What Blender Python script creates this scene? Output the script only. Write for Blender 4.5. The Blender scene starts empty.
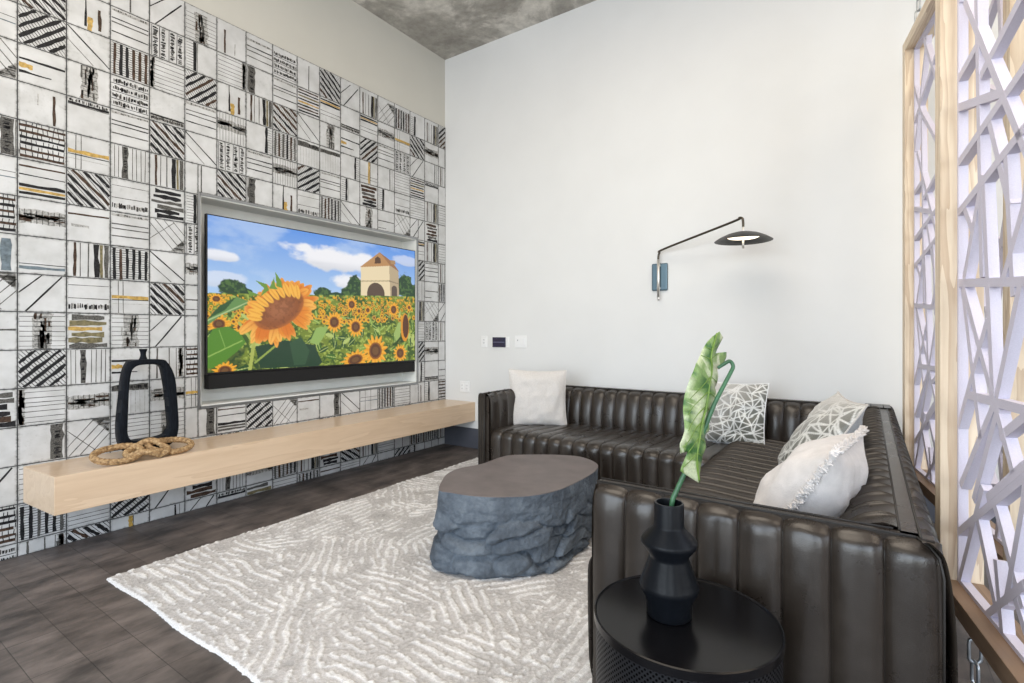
import bpy, bmesh, math, random
import numpy as np
from mathutils import Vector, Matrix, noise

random.seed(7)
rng = np.random.default_rng(11)
scene = bpy.context.scene
COL = scene.collection
PI = math.pi

# ------------------------------------------------------------------ helpers
def link(o, parent=None):
    COL.objects.link(o)
    if parent is not None:
        o.parent = parent
    return o

def tag(o, label=None, cat=None, group=None, kind=None):
    if label: o['label'] = label
    if cat: o['category'] = cat
    if group: o['group'] = group
    if kind: o['kind'] = kind
    return o

def empty(name, loc=(0, 0, 0), rz=0.0):
    o = bpy.data.objects.new(name, None)
    o.location = loc
    o.rotation_euler = (0, 0, rz)
    o.empty_display_size = .05
    COL.objects.link(o)
    return o

class MB:
    """collects geometry for ONE mesh object"""
    def __init__(s):
        s.v, s.f, s.m, s.sm = [], [], [], []
    def add(s, v, f, mat=0, smooth=False):
        b = len(s.v)
        s.v += [tuple(p) for p in v]
        for q in f:
            s.f.append([b + i for i in q]); s.m.append(mat); s.sm.append(smooth)
    def box(s, x0, x1, y0, y1, z0, z1, mat=0):
        v = [(x, y, z) for x in (x0, x1) for y in (y0, y1) for z in (z0, z1)]
        s.add(v, [(0, 1, 3, 2), (4, 6, 7, 5), (0, 4, 5, 1), (2, 3, 7, 6), (0, 2, 6, 4), (1, 5, 7, 3)], mat)
    def tube(s, pts, r, n=12, mat=0, caps=True, closed=False):
        pts = [Vector(p) for p in pts]
        N = len(pts); v = []; f = []
        up = None
        for i, p in enumerate(pts):
            if closed: t = pts[(i + 1) % N] - pts[i - 1]
            else: t = pts[min(i + 1, N - 1)] - pts[max(i - 1, 0)]
            t.normalize()
            if up is None:
                up = Vector((0, 0, 1)) if abs(t.z) < .9 else Vector((1, 0, 0))
            a = (up - t * up.dot(t)).normalized(); b = t.cross(a); up = a
            rr = r[i] if isinstance(r, (list, tuple)) else r
            for k in range(n):
                w = 2 * PI * k / n
                v.append(p + (a * math.cos(w) + b * math.sin(w)) * rr)
        for i in range(N if closed else N - 1):
            j = (i + 1) % N
            for k in range(n):
                f.append((i * n + k, i * n + (k + 1) % n, j * n + (k + 1) % n, j * n + k))
        if caps and not closed:
            f.append(tuple(range(n - 1, -1, -1))); f.append(tuple((N - 1) * n + k for k in range(n)))
        s.add(v, f, mat, True)
    def lathe(s, prof, c=(0, 0, 0), n=48, mat=0, smooth=True):
        v = []; f = []
        for r, z in prof:
            for k in range(n):
                w = 2 * PI * k / n
                v.append((c[0] + r * math.cos(w), c[1] + r * math.sin(w), c[2] + z))
        for i in range(len(prof) - 1):
            for k in range(n):
                f.append((i * n + k, i * n + (k + 1) % n, (i + 1) * n + (k + 1) % n, (i + 1) * n + k))
        s.add(v, f, mat, smooth)
    def build(s, name, mats, parent=None, bevel=0, auto=None, recalc=False, seg=2):
        me = bpy.data.meshes.new(name)
        me.from_pydata(s.v, [], s.f)
        for m in (mats if isinstance(mats, (list, tuple)) else [mats]):
            me.materials.append(m)
        me.polygons.foreach_set('material_index', s.m)
        me.polygons.foreach_set('use_smooth', s.sm)
        me.update()
        if recalc:
            bm = bmesh.new(); bm.from_mesh(me)
            bmesh.ops.recalc_face_normals(bm, faces=bm.faces); bm.to_mesh(me); bm.free()
        o = bpy.data.objects.new(name, me)
        link(o, parent)
        if bevel:
            md = o.modifiers.new('b', 'BEVEL'); md.width = bevel; md.segments = seg; md.limit_method = 'ANGLE'; md.angle_limit = .6
        if auto:
            try: me.set_sharp_from_angle(angle=auto)
            except Exception: pass
        return o

# ------------------------------------------------------------------ materials
def new_mat(name):
    m = bpy.data.materials.new(name); m.use_nodes = True
    nt = m.node_tree
    return m, nt, nt.nodes['Principled BSDF'], nt.nodes, nt.links

def ramp(N, stops):
    r = N.new('ShaderNodeValToRGB')
    e = r.color_ramp.elements
    e[0].position, e[0].color = stops[0][0], (*stops[0][1], 1)
    e[1].position, e[1].color = stops[1][0], (*stops[1][1], 1)
    for p, c in stops[2:]:
        x = e.new(p); x.color = (*c, 1)
    return r

def plain(name, col, rough=.5, metal=0., var=.0, scale=8., bump=0., bscale=60., spec=.5, stretch=None, coat=0.):
    m, nt, B, N, L = new_mat(name)
    B.inputs['Roughness'].default_value = rough
    B.inputs['Metallic'].default_value = metal
    B.inputs['Specular IOR Level'].default_value = spec
    if coat:
        B.inputs['Coat Weight'].default_value = coat; B.inputs['Coat Roughness'].default_value = .15
    tc = N.new('ShaderNodeTexCoord'); mp = N.new('ShaderNodeMapping')
    L.new(tc.outputs['Object'], mp.inputs['Vector'])
    if stretch: mp.inputs['Scale'].default_value = stretch
    ns = N.new('ShaderNodeTexNoise'); ns.inputs['Scale'].default_value = scale; ns.inputs['Detail'].default_value = 6
    L.new(mp.outputs[0], ns.inputs['Vector'])
    c0 = tuple(max(0, c * (1 - var)) for c in col); c1 = tuple(min(1, c * (1 + var)) for c in col)
    r = ramp(N, [(.3, c0), (.7, c1)])
    L.new(ns.outputs['Fac'], r.inputs[0]); L.new(r.outputs[0], B.inputs['Base Color'])
    if bump:
        nb = N.new('ShaderNodeTexNoise'); nb.inputs['Scale'].default_value = bscale; nb.inputs['Detail'].default_value = 5
        L.new(mp.outputs[0], nb.inputs['Vector'])
        bp = N.new('ShaderNodeBump'); bp.inputs['Strength'].default_value = bump; bp.inputs['Distance'].default_value = .01
        L.new(nb.outputs['Fac'], bp.inputs['Height']); L.new(bp.outputs[0], B.inputs['Normal'])
    return m

def wood(name, c0, c1, axis, scale=1., rough=.4, rings=6.):
    m, nt, B, N, L = new_mat(name)
    B.inputs['Roughness'].default_value = rough
    tc = N.new('ShaderNodeTexCoord'); mp = N.new('ShaderNodeMapping')
    L.new(tc.outputs['Object'], mp.inputs['Vector'])
    sc = [14., 14., 14.]; sc[axis] = 1.1
    mp.inputs['Scale'].default_value = [x * scale for x in sc]
    ns = N.new('ShaderNodeTexNoise'); ns.inputs['Scale'].default_value = .8; ns.inputs['Detail'].default_value = 3
    ns.inputs['Distortion'].default_value = .6
    L.new(mp.outputs[0], ns.inputs['Vector'])
    mu = N.new('ShaderNodeMath'); mu.operation = 'MULTIPLY'; mu.inputs[1].default_value = rings
    L.new(ns.outputs['Fac'], mu.inputs[0])
    fr = N.new('ShaderNodeMath'); fr.operation = 'FRACT'; L.new(mu.outputs[0], fr.inputs[0])
    n2 = N.new('ShaderNodeTexNoise'); n2.inputs['Scale'].default_value = 9; n2.inputs['Detail'].default_value = 4
    L.new(mp.outputs[0], n2.inputs['Vector'])
    mx = N.new('ShaderNodeMath'); mx.operation = 'MULTIPLY_ADD'; mx.inputs[1].default_value = .55
    L.new(fr.outputs[0], mx.inputs[0])
    m3 = N.new('ShaderNodeMath'); m3.operation = 'MULTIPLY'; m3.inputs[1].default_value = .55
    L.new(n2.outputs['Fac'], m3.inputs[0]); L.new(m3.outputs[0], mx.inputs[2])
    r = ramp(N, [(.1, c1), (.75, c0)])
    L.new(mx.outputs[0], r.inputs[0]); L.new(r.outputs[0], B.inputs['Base Color'])
    bp = N.new('ShaderNodeBump'); bp.inputs['Strength'].default_value = .05
    L.new(mx.outputs[0], bp.inputs['Height']); L.new(bp.outputs[0], B.inputs['Normal'])
    return m

M = {}
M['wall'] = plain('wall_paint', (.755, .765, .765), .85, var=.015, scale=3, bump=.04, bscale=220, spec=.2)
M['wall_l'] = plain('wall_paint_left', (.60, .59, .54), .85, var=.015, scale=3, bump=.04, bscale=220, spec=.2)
M['grout'] = plain('dark_grout', (.05, .052, .056), .8, var=.3, scale=30)
M['ink'] = plain('ink_black', (.016, .016, .018), .5, var=.6, scale=90, spec=.2)
M['brown'] = plain('ink_brown', (.065, .040, .028), .5, var=.6, scale=70, spec=.2)
M['wash'] = plain('grey_wash', (.36, .36, .35), .35, var=.45, scale=110)
M['wash2'] = plain('dark_wash', (.10, .098, .092), .5, var=.7, scale=150, spec=.2)
M['ochre'] = plain('ochre', (.48, .31, .075), .4, var=.4, scale=60)
M['olive'] = plain('olive', (.17, .145, .07), .4, var=.5, scale=60)
M['teal'] = plain('teal_grey', (.12, .16, .19), .4, var=.4, scale=60)
M['blackmetal'] = plain('black_metal', (.012, .012, .014), .38, .6, var=.2)
M['steel'] = plain('satin_steel', (.35, .36, .37), .35, .9, var=.05)
M['recess'] = plain('recess_grey', (.80, .81, .78), .6, var=.03)
M['tvblack'] = plain('tv_black', (.006, .006, .007), .3, var=.1)
M['soundcloth'] = plain('speaker_cloth', (.008, .008, .009), .9, var=.3, scale=300, bump=.2, bscale=500)
M['white'] = plain('white_plastic', (.85, .86, .87), .4, var=.01)
M['slot'] = plain('grey_slot', (.35, .36, .38), .5)
M['navy'] = plain('navy_glass', (.02, .022, .06), .15, var=.2, scale=30)
M['lattice'] = plain('white_lattice', (.60, .575, .68), .6, var=.05, scale=300, bump=.06, bscale=500)
M['chain'] = plain('zinc_chain', (.42, .45, .48), .35, .9, var=.15, scale=40)
M['base'] = plain('slate_baseboard', (.075, .08, .10), .55, var=.08)
M['shelf'] = wood('pale_oak', (.72, .55, .39), (.63, .46, .31), 1, .8, .28, 5)
M['ash_v'] = wood('ash_upright', (.79, .67, .51), (.54, .40, .27), 2, .8, .5, 9)
M['ash_h'] = wood('ash_rail', (.52, .37, .25), (.34, .22, .14), 1, .6, .5, 7)
M['sculpt'] = plain('black_wood', (.007, .009, .013), .5, var=.4, scale=25, bump=.15, bscale=40, stretch=(6, 6, 1), spec=.09)
M['vase'] = plain('black_ceramic', (.005, .0062, .0085), .34, var=.15, scale=15, bump=.05, bscale=90, spec=.15)
M['stem'] = plain('stem_green', (.045, .14, .065), .4, var=.3, scale=40)
M['vein'] = plain('vein_green', (.15, .25, .04), .45, var=.2, scale=60)
M['dark'] = plain('dark_inside', (.01, .01, .01), .9)
M['linen'] = plain('pale_linen', (.66, .635, .61), .9, var=.1, scale=160, bump=.35, bscale=420, spec=.1)
M['velvet'] = plain('pale_velvet', (.70, .67, .655), .85, var=.09, scale=22, bump=.25, bscale=260, spec=.15)
M['velvet'].node_tree.nodes['Principled BSDF'].inputs['Sheen Weight'].default_value = .3
M['greycloth'] = plain('grey_cloth', (.42, .43, .45), .9, var=.1, scale=150, bump=.3, bscale=400, spec=.1)

def leather():
    m, nt, B, N, L = new_mat('dark_brown_leather')
    tc = N.new('ShaderNodeTexCoord')
    ns = N.new('ShaderNodeTexNoise'); ns.inputs['Scale'].default_value = 5; ns.inputs['Detail'].default_value = 8; ns.inputs['Roughness'].default_value = .65
    L.new(tc.outputs['Object'], ns.inputs['Vector'])
    r = ramp(N, [(.3, (.019, .0145, .0115)), (.55, (.032, .0255, .0205)), (.8, (.050, .041, .034))])
    L.new(ns.outputs['Fac'], r.inputs[0]); L.new(r.outputs[0], B.inputs['Base Color'])
    r2 = ramp(N, [(.3, (.25, .25, .25)), (.75, (.34, .34, .34))])
    L.new(ns.outputs['Fac'], r2.inputs[0]); L.new(r2.outputs[0], B.inputs['Roughness'])
    B.inputs['Specular IOR Level'].default_value = .58
    vo = N.new('ShaderNodeTexVoronoi'); vo.inputs['Scale'].default_value = 380
    L.new(tc.outputs['Object'], vo.inputs['Vector'])
    n3 = N.new('ShaderNodeTexNoise'); n3.inputs['Scale'].default_value = 9; n3.inputs['Detail'].default_value = 4
    L.new(tc.outputs['Object'], n3.inputs['Vector'])
    ad = N.new('ShaderNodeMath'); ad.operation = 'MULTIPLY_ADD'; ad.inputs[1].default_value = .12
    L.new(vo.outputs['Distance'], ad.inputs[0]); L.new(n3.outputs['Fac'], ad.inputs[2])
    bp = N.new('ShaderNodeBump'); bp.inputs['Strength'].default_value = .16; bp.inputs['Distance'].default_value = .008
    L.new(ad.outputs[0], bp.inputs['Height']); L.new(bp.outputs[0], B.inputs['Normal'])
    return m
M['leather'] = leather()
M['leather_flat'] = leather(); M['leather_flat'].name = 'matt_leather'
for n_ in M['leather_flat'].node_tree.nodes:
    if n_.type == 'BSDF_PRINCIPLED': n_.inputs['Specular IOR Level'].default_value = .3
M['thread'] = plain('dark_piping', (.02, .018, .016), .5, var=.2)

def concrete():
    m, nt, B, N, L = new_mat('raw_concrete')
    B.inputs['Roughness'].default_value = .9
    tc = N.new('ShaderNodeTexCoord')
    n1 = N.new('ShaderNodeTexNoise'); n1.inputs['Scale'].default_value = 1.6; n1.inputs['Detail'].default_value = 9; n1.inputs['Roughness'].default_value = .62; n1.inputs['Distortion'].default_value = .8
    n2 = N.new('ShaderNodeTexNoise'); n2.inputs['Scale'].default_value = 14; n2.inputs['Detail'].default_value = 8; n2.inputs['Roughness'].default_value = .7
    for n in (n1, n2): L.new(tc.outputs['Object'], n.inputs['Vector'])
    r1 = ramp(N, [(.35, (.31, .295, .265)), (.52, (.45, .43, .39)), (.60, (.70, .675, .62))])
    r2 = ramp(N, [(.3, (.72, .72, .72)), (.7, (1.1, 1.1, 1.1))])
    L.new(n1.outputs['Fac'], r1.inputs[0]); L.new(n2.outputs['Fac'], r2.inputs[0])
    mx = N.new('ShaderNodeMix'); mx.data_type = 'RGBA'; mx.blend_type = 'MULTIPLY'; mx.inputs['Factor'].default_value = 1
    L.new(r1.outputs[0], mx.inputs[6]); L.new(r2.outputs[0], mx.inputs[7]); L.new(mx.outputs[2], B.inputs['Base Color'])
    bp = N.new('ShaderNodeBump'); bp.inputs['Strength'].default_value = .3; L.new(n2.outputs['Fac'], bp.inputs['Height']); L.new(bp.outputs[0], B.inputs['Normal'])
    return m
M['concrete'] = concrete()

def floor_tile():
    m, nt, B, N, L = new_mat('dark_floor_tile')
    tc = N.new('ShaderNodeTexCoord'); mp = N.new('ShaderNodeMapping')
    L.new(tc.outputs['Object'], mp.inputs['Vector'])
    mp.inputs['Location'].default_value = (-.054, -.078, 0)
    br = N.new('ShaderNodeTexBrick')
    br.offset = 0; br.inputs['Scale'].default_value = 1
    br.inputs['Brick Width'].default_value = .305; br.inputs['Row Height'].default_value = .1525
    br.inputs['Mortar Size'].default_value = .0016; br.inputs['Mortar Smooth'].default_value = .3; br.inputs['Bias'].default_value = -.1
    br.inputs['Color1'].default_value = (.098, .085, .079, 1); br.inputs['Color2'].default_value = (.134, .118, .110, 1)
    br.inputs['Mortar'].default_value = (.048, .043, .041, 1)
    L.new(mp.outputs[0], br.inputs['Vector'])
    ns = N.new('ShaderNodeTexNoise'); ns.inputs['Scale'].default_value = 5.5; ns.inputs['Detail'].default_value = 9; ns.inputs['Roughness'].default_value = .6
    mp2 = N.new('ShaderNodeMapping'); mp2.inputs['Scale'].default_value = (1.7, .75, 1); L.new(tc.outputs['Object'], mp2.inputs['Vector']); L.new(mp2.outputs[0], ns.inputs['Vector'])
    r = ramp(N, [(.32, (.36, .36, .37)), (.66, (1.55, 1.5, 1.47))])
    L.new(ns.outputs['Fac'], r.inputs[0])
    mx = N.new('ShaderNodeMix'); mx.data_type = 'RGBA'; mx.blend_type = 'MULTIPLY'; mx.inputs['Factor'].default_value = 1
    L.new(br.outputs['Color'], mx.inputs[6]); L.new(r.outputs[0], mx.inputs[7]); L.new(mx.outputs[2], B.inputs['Base Color'])
    B.inputs['Roughness'].default_value = .48
    bp = N.new('ShaderNodeBump'); bp.inputs['Strength'].default_value = .25; bp.inputs['Distance'].default_value = .004; bp.invert = True
    L.new(br.outputs['Fac'], bp.inputs['Height']); L.new(bp.outputs[0], B.inputs['Normal'])
    return m
M['floor'] = floor_tile()

def glaze():
    m, nt, B, N, L = new_mat('white_glaze')
    at = N.new('ShaderNodeAttribute'); at.attribute_name = 'edge'
    tc = N.new('ShaderNodeTexCoord')
    ns = N.new('ShaderNodeTexNoise'); ns.inputs['Scale'].default_value = 45; ns.inputs['Detail'].default_value = 6; ns.inputs['Roughness'].default_value = .7
    n2 = N.new('ShaderNodeTexNoise'); n2.inputs['Scale'].default_value = 9; n2.inputs['Detail'].default_value = 5
    for n in (ns, n2): L.new(tc.outputs['Object'], n.inputs['Vector'])
    sb = N.new('ShaderNodeMath'); sb.operation = 'SUBTRACT'; sb.inputs[1].default_value = .45; L.new(ns.outputs['Fac'], sb.inputs[0])
    ad = N.new('ShaderNodeMath'); ad.operation = 'MULTIPLY_ADD'; ad.inputs[1].default_value = 1.6; L.new(sb.outputs[0], ad.inputs[0]); L.new(at.outputs['Fac'], ad.inputs[2])
    r = ramp(N, [(.10, (.10, .10, .10)), (.42, (.50, .51, .51)), (.8, (.64, .65, .66))])
    L.new(ad.outputs[0], r.inputs[0])
    r2 = ramp(N, [(.35, (.82, .82, .81)), (.65, (1, 1, 1))]); L.new(n2.outputs['Fac'], r2.inputs[0])
    mx = N.new('ShaderNodeMix'); mx.data_type = 'RGBA'; mx.blend_type = 'MULTIPLY'; mx.inputs['Factor'].default_value = 1
    L.new(r.outputs[0], mx.inputs[6]); L.new(r2.outputs[0], mx.inputs[7]); L.new(mx.outputs[2], B.inputs['Base Color'])
    B.inputs['Roughness'].default_value = .35
    return m
M['glaze'] = glaze()

def attr_mat(name, rough=.9, bump=0, bscale=300, emit=0., mult=None):
    m, nt, B, N, L = new_mat(name)
    at = N.new('ShaderNodeVertexColor'); at.layer_name = 'Col'
    if emit:
        B.inputs['Base Color'].default_value = (.01, .01, .01, 1)
        L.new(at.outputs['Color'], B.inputs['Emission Color']); B.inputs['Emission Strength'].default_value = emit
    else:
        tc = N.new('ShaderNodeTexCoord'); ns = N.new('ShaderNodeTexNoise'); ns.inputs['Scale'].default_value = bscale; ns.inputs['Detail'].default_value = 4
        L.new(tc.outputs['Object'], ns.inputs['Vector'])
        r = ramp(N, [(.3, (.78, .78, .78)), (.7, (1.12, 1.12, 1.12))]); L.new(ns.outputs['Fac'], r.inputs[0])
        mx = N.new('ShaderNodeMix'); mx.data_type = 'RGBA'; mx.blend_type = 'MULTIPLY'; mx.inputs['Factor'].default_value = 1
        L.new(at.outputs['Color'], mx.inputs[6]); L.new(r.outputs[0], mx.inputs[7]); L.new(mx.outputs[2], B.inputs['Base Color'])
        if bump:
            bp = N.new('ShaderNodeBump'); bp.inputs['Strength'].default_value = bump; bp.inputs['Distance'].default_value = .006
            L.new(ns.outputs['Fac'], bp.inputs['Height']); L.new(bp.outputs[0], B.inputs['Normal'])
    B.inputs['Roughness'].default_value = rough
    B.inputs['Specular IOR Level'].default_value = .5 if rough < .5 else .15
    return m

def set_cols(me, cols, name='Col'):
    a = me.color_attributes.new(name, 'FLOAT_COLOR', 'POINT')
    c = np.ones((len(me.vertices), 4), np.float32); c[:, :3] = cols
    a.data.foreach_set('color', c.ravel())

def grid_mesh(name, P, mat, parent=None, cols=None, smooth=True):
    """P: (h,w,3) array of points"""
    h, w, _ = P.shape
    me = bpy.data.meshes.new(name)
    idx = np.arange(h * w).reshape(h, w)
    q = np.stack([idx[:-1, :-1], idx[:-1, 1:], idx[1:, 1:], idx[1:, :-1]], -1).reshape(-1, 4)
    me.vertices.add(h * w); me.vertices.foreach_set('co', P.astype(np.float32).ravel())
    me.loops.add(q.size); me.loops.foreach_set('vertex_index', q.ravel().astype(np.int32))
    me.polygons.add(len(q)); me.polygons.foreach_set('loop_start', np.arange(0, q.size, 4, dtype=np.int32))
    me.polygons.foreach_set('loop_total', np.full(len(q), 4, np.int32))
    me.update(); me.validate()
    me.polygons.foreach_set('use_smooth', np.full(len(me.polygons), smooth))
    me.materials.append(mat)
    if cols is not None: set_cols(me, cols.reshape(-1, 3))
    o = bpy.data.objects.new(name, me)
    return link(o, parent)

# ------------------------------------------------------------------ room dimensions (metres)
XL, YB, ZC = -3.75, 4.195, 4.13         # left wall, back wall, ceiling
XR, YF = 4.4, -4.0                      # right wall, wall behind the camera
RY0, RY1, RZ0, RZ1, RD = 1.705, 3.77, .688, 2.137, .19   # television recess

def struct(o, label=None):
    return tag(o, label, None, None, 'structure')

b = MB(); b.box(XL - .3, XR + .2, YF - .2, YB + .2, -.12, 0); struct(b.build('floor', M['floor']))
b = MB(); b.box(XL - .3, XR + .2, YF - .2, YB + .2, ZC, ZC + .15); struct(b.build('ceiling', M['concrete']))
b = MB(); b.box(XL - .3, XR + .2, YB, YB + .2, 0, ZC); struct(b.build('wall_back', M['wall']))
# left wall with the recess left open
b = MB()
b.box(XL - .3, XL, YF - .2, RY0, 0, ZC); b.box(XL - .3, XL, RY1, YB, 0, ZC)
b.box(XL - .3, XL, RY0, RY1, 0, RZ0); b.box(XL - .3, XL, RY0, RY1, RZ1, ZC)
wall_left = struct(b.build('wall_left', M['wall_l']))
b = MB()
b.box(XL - .29, XL - RD, RY0, RY1, RZ0, RZ1)
t = .012
b.box(XL - RD, XL + .001, RY0, RY0 + t, RZ0, RZ1); b.box(XL - RD, XL + .001, RY1 - t, RY1, RZ0, RZ1)
b.box(XL - RD, XL + .001, RY0, RY1, RZ0, RZ0 + t); b.box(XL - RD, XL + .001, RY0, RY1, RZ1 - t, RZ1)
b.build('recess_lining', M['recess'], wall_left)
b = MB()
w = .012
b.box(XL, XL + .012, RY0 - w, RY0 + .004, RZ0 - w, RZ1 + w); b.box(XL, XL + .012, RY1 - .004, RY1 + w, RZ0 - w, RZ1 + w)
b.box(XL, XL + .012, RY0, RY1, RZ0 - w, RZ0 + .004); b.box(XL, XL + .012, RY0, RY1, RZ1 - .004, RZ1 + w)
b.build('recess_trim', M['steel'], wall_left)

# right wall and the wall behind the camera, each with a window opening
def wall_with_opening(name, fixed, axis, a0, a1, oa0, oa1, oz0, oz1, th):
    b = MB()
    def bx(p0, p1, z0, z1):
        if axis == 'x': b.box(fixed, fixed + th, p0, p1, z0, z1)
        else: b.box(p0, p1, fixed, fixed + th, z0, z1)
    bx(a0, oa0, 0, ZC); bx(oa1, a1, 0, ZC); bx(oa0, oa1, 0, oz0); bx(oa0, oa1, oz1, ZC)
    struct(b.build(name, M['wall']))
wall_with_opening('wall_right', XR, 'x', YF - .2, YB, -3.0, 3.2, .4, 3.6, .2)
wall_with_opening('wall_front', YF - .2, 'y', XL, XR, -3.2, 3.4, .3, 3.7, .2)
def window(name, axis, fixed, a0, a1, z0, z1, n):
    b = MB()
    def bx(p0, p1, q0, q1):
        if axis == 'x': b.box(fixed, fixed + .06, p0, p1, q0, q1)
        else: b.box(p0, p1, fixed, fixed + .06, q0, q1)
    f = .06
    bx(a0, a1, z0, z0 + f); bx(a0, a1, z1 - f, z1)
    for i in range(n + 1):
        p = a0 + (a1 - a0 - f) * i / n
        bx(p, p + f, z0 + f, z1 - f)
    struct(b.build(name, M['blackmetal']))
window('window_1', 'y', YF - .13, -3.2, 3.4, .3, 3.7, 4)
window('window_2', 'x', XR + .07, -3.0, 3.2, .4, 3.6, 4)
b = MB(); b.box(XL + .006, XR, YB - .018, YB, 0, .205); struct(b.build('baseboard_back', M['base'], None, .004))

# ------------------------------------------------------------------ tile cladding
S = .2057; TOP = 3.397; GT = 3.366; Y0 = .788
K = dict(A='hb', )
INK, BRN, WSH, WS2, OCH, OLI, TEA = 2, 3, 4, 5, 6, 7, 8
class Tile:
    def __init__(s, mb, y, z, ca0, ca1, cb0, cb1):
        s.mb, s.y, s.z, s.c = mb, y, z, (ca0, ca1, cb0, cb1)
    def line(s, a0, b0, a1, b1, w, mat, layer=2, jit=.25, n=5, taper=False):
        ca0, ca1, cb0, cb1 = s.c
        t0, t1 = 0., 1.; da, db = a1 - a0, b1 - b0
        for p, q in ((-da, a0 - ca0), (da, ca1 - a0), (-db, b0 - cb0), (db, cb1 - b0)):
            if abs(p) < 1e-9:
                if q < 0: return
            else:
                r = q / p
                if p < 0: t0 = max(t0, r)
                else: t1 = min(t1, r)
        if t0 >= t1 - .01: return
        L = math.hypot(da, db)
        if L < 1e-6: return
        na, nb = -db / L, da / L
        v = []; f = []
        cl = lambda x, lo, hi: min(max(x, lo), hi)
        for i in range(n + 1):
            t = t0 + (t1 - t0) * i / n
            hw = w * .5 * (1.3 if w > .03 else 1.5) * (1 + random.uniform(-jit, jit))
            if taper: hw *= 1 - .6 * i / n
            o = random.uniform(-.12, .12) * w
            for sg in (-1, 1):
                a = cl(a0 + da * t + na * (hw * sg + o), ca0, ca1); bb = cl(b0 + db * t + nb * (hw * sg + o), cb0, cb1)
                v.append((XL + .0095 + .0004 * layer, s.y + a * S, s.z + bb * S))
        for i in range(n): f.append((2 * i, 2 * i + 1, 2 * i + 3, 2 * i + 2))
        s.mb.add(v, f, mat)
    def H(s, b, w, mat=INK, a0=.03, a1=.97, **k): s.line(a0, b, a1, b + random.uniform(-.012, .012), w, mat, **k)
    def V(s, a, w, mat=INK, b0=.03, b1=.97, **k): s.line(a, b0, a + random.uniform(-.012, .012), b1, w, mat, **k)
    def dashes(s, a0, a1, b0, b1, n, vert=True, mats=(INK, WS2)):
        for i in range(n):
            p = (i + random.random()) / n
            m = random.choice(mats)
            if vert:
                a = a0 + (a1 - a0) * p; h0 = random.uniform(b0, b0 + .35 * (b1 - b0)); h1 = random.uniform(b1 - .35 * (b1 - b0), b1)
                s.line(a, h0, a, h1, random.uniform(.012, .035), m, n=2, layer=3)
            else:
                bb = b0 + (b1 - b0) * p; h0 = random.uniform(a0, a0 + .35 * (a1 - a0)); h1 = random.uniform(a1 - .35 * (a1 - a0), a1)
                s.line(h0, bb, h1, bb, random.uniform(.012, .035), m, n=2, layer=3)
    def smudge(s, a0, a1, b0, b1, vert):
        if vert: s.line((a0 + a1) / 2, b0, (a0 + a1) / 2, b1, (a1 - a0), WSH, 1, .1, 6)
        else: s.line(a0, (b0 + b1) / 2, a1, (b0 + b1) / 2, (b1 - b0), WSH, 1, .1, 6)
        for i in range(26):
            if vert:
                a = random.gauss((a0 + a1) / 2, (a1 - a0) * .25); q = random.uniform(b0, b1); l = random.uniform(.1, .4)
                s.line(a, max(b0, q - l / 2), a, min(b1, q + l / 2), random.uniform(.02, .05), random.choice((WS2, WS2, WSH, WSH, BRN)), 2, .4, 3)
            else:
                q = random.uniform(a0, a1); bb = random.gauss((b0 + b1) / 2, (b1 - b0) * .2); l = random.uniform(.1, .4)
                s.line(max(a0, q - l / 2), bb, min(a1, q + l / 2), bb, random.uniform(.02, .05), random.choice((WS2, WS2, WSH, WSH, BRN)), 2, .4, 3)
        for i in range(9):
            if vert: q = b0 + (b1 - b0) * i / 8; s.H(q, .012, WS2, max(a0 - .03, .02), min(a1 + .03, .98))
            else: q = a0 + (a1 - a0) * i / 8; s.V(q, .012, WS2, max(b0 - .04, .02), min(b1 + .04, .98))
def hatch(t, sgn, n, w, ladder=True, cols=(INK, INK, INK, INK, INK, BRN)):
    sl = 1.0 * sgn * random.choice((.7, .85, .95))
    for i in range(n):
        c = -.62 + 2.24 * (i + .5) / n if True else 0
        # b = c_i + sl*(a-.5)
        off = -.75 + 1.5 * (i + .5) / n + .5
        t.line(-.2, off + sl * (-.7), 1.2, off + sl * .7, w, random.choice(cols), 3, .3, 7)
    if ladder:
        for i in range(22):
            a = -.5 + 2 * i / 21
            t.line(a - .6 * sgn * .8, 1.1 if sgn > 0 else -.1, a + .6 * sgn * .8, -.1 if sgn > 0 else 1.1, .011, INK, 2, .2, 3)
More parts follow.
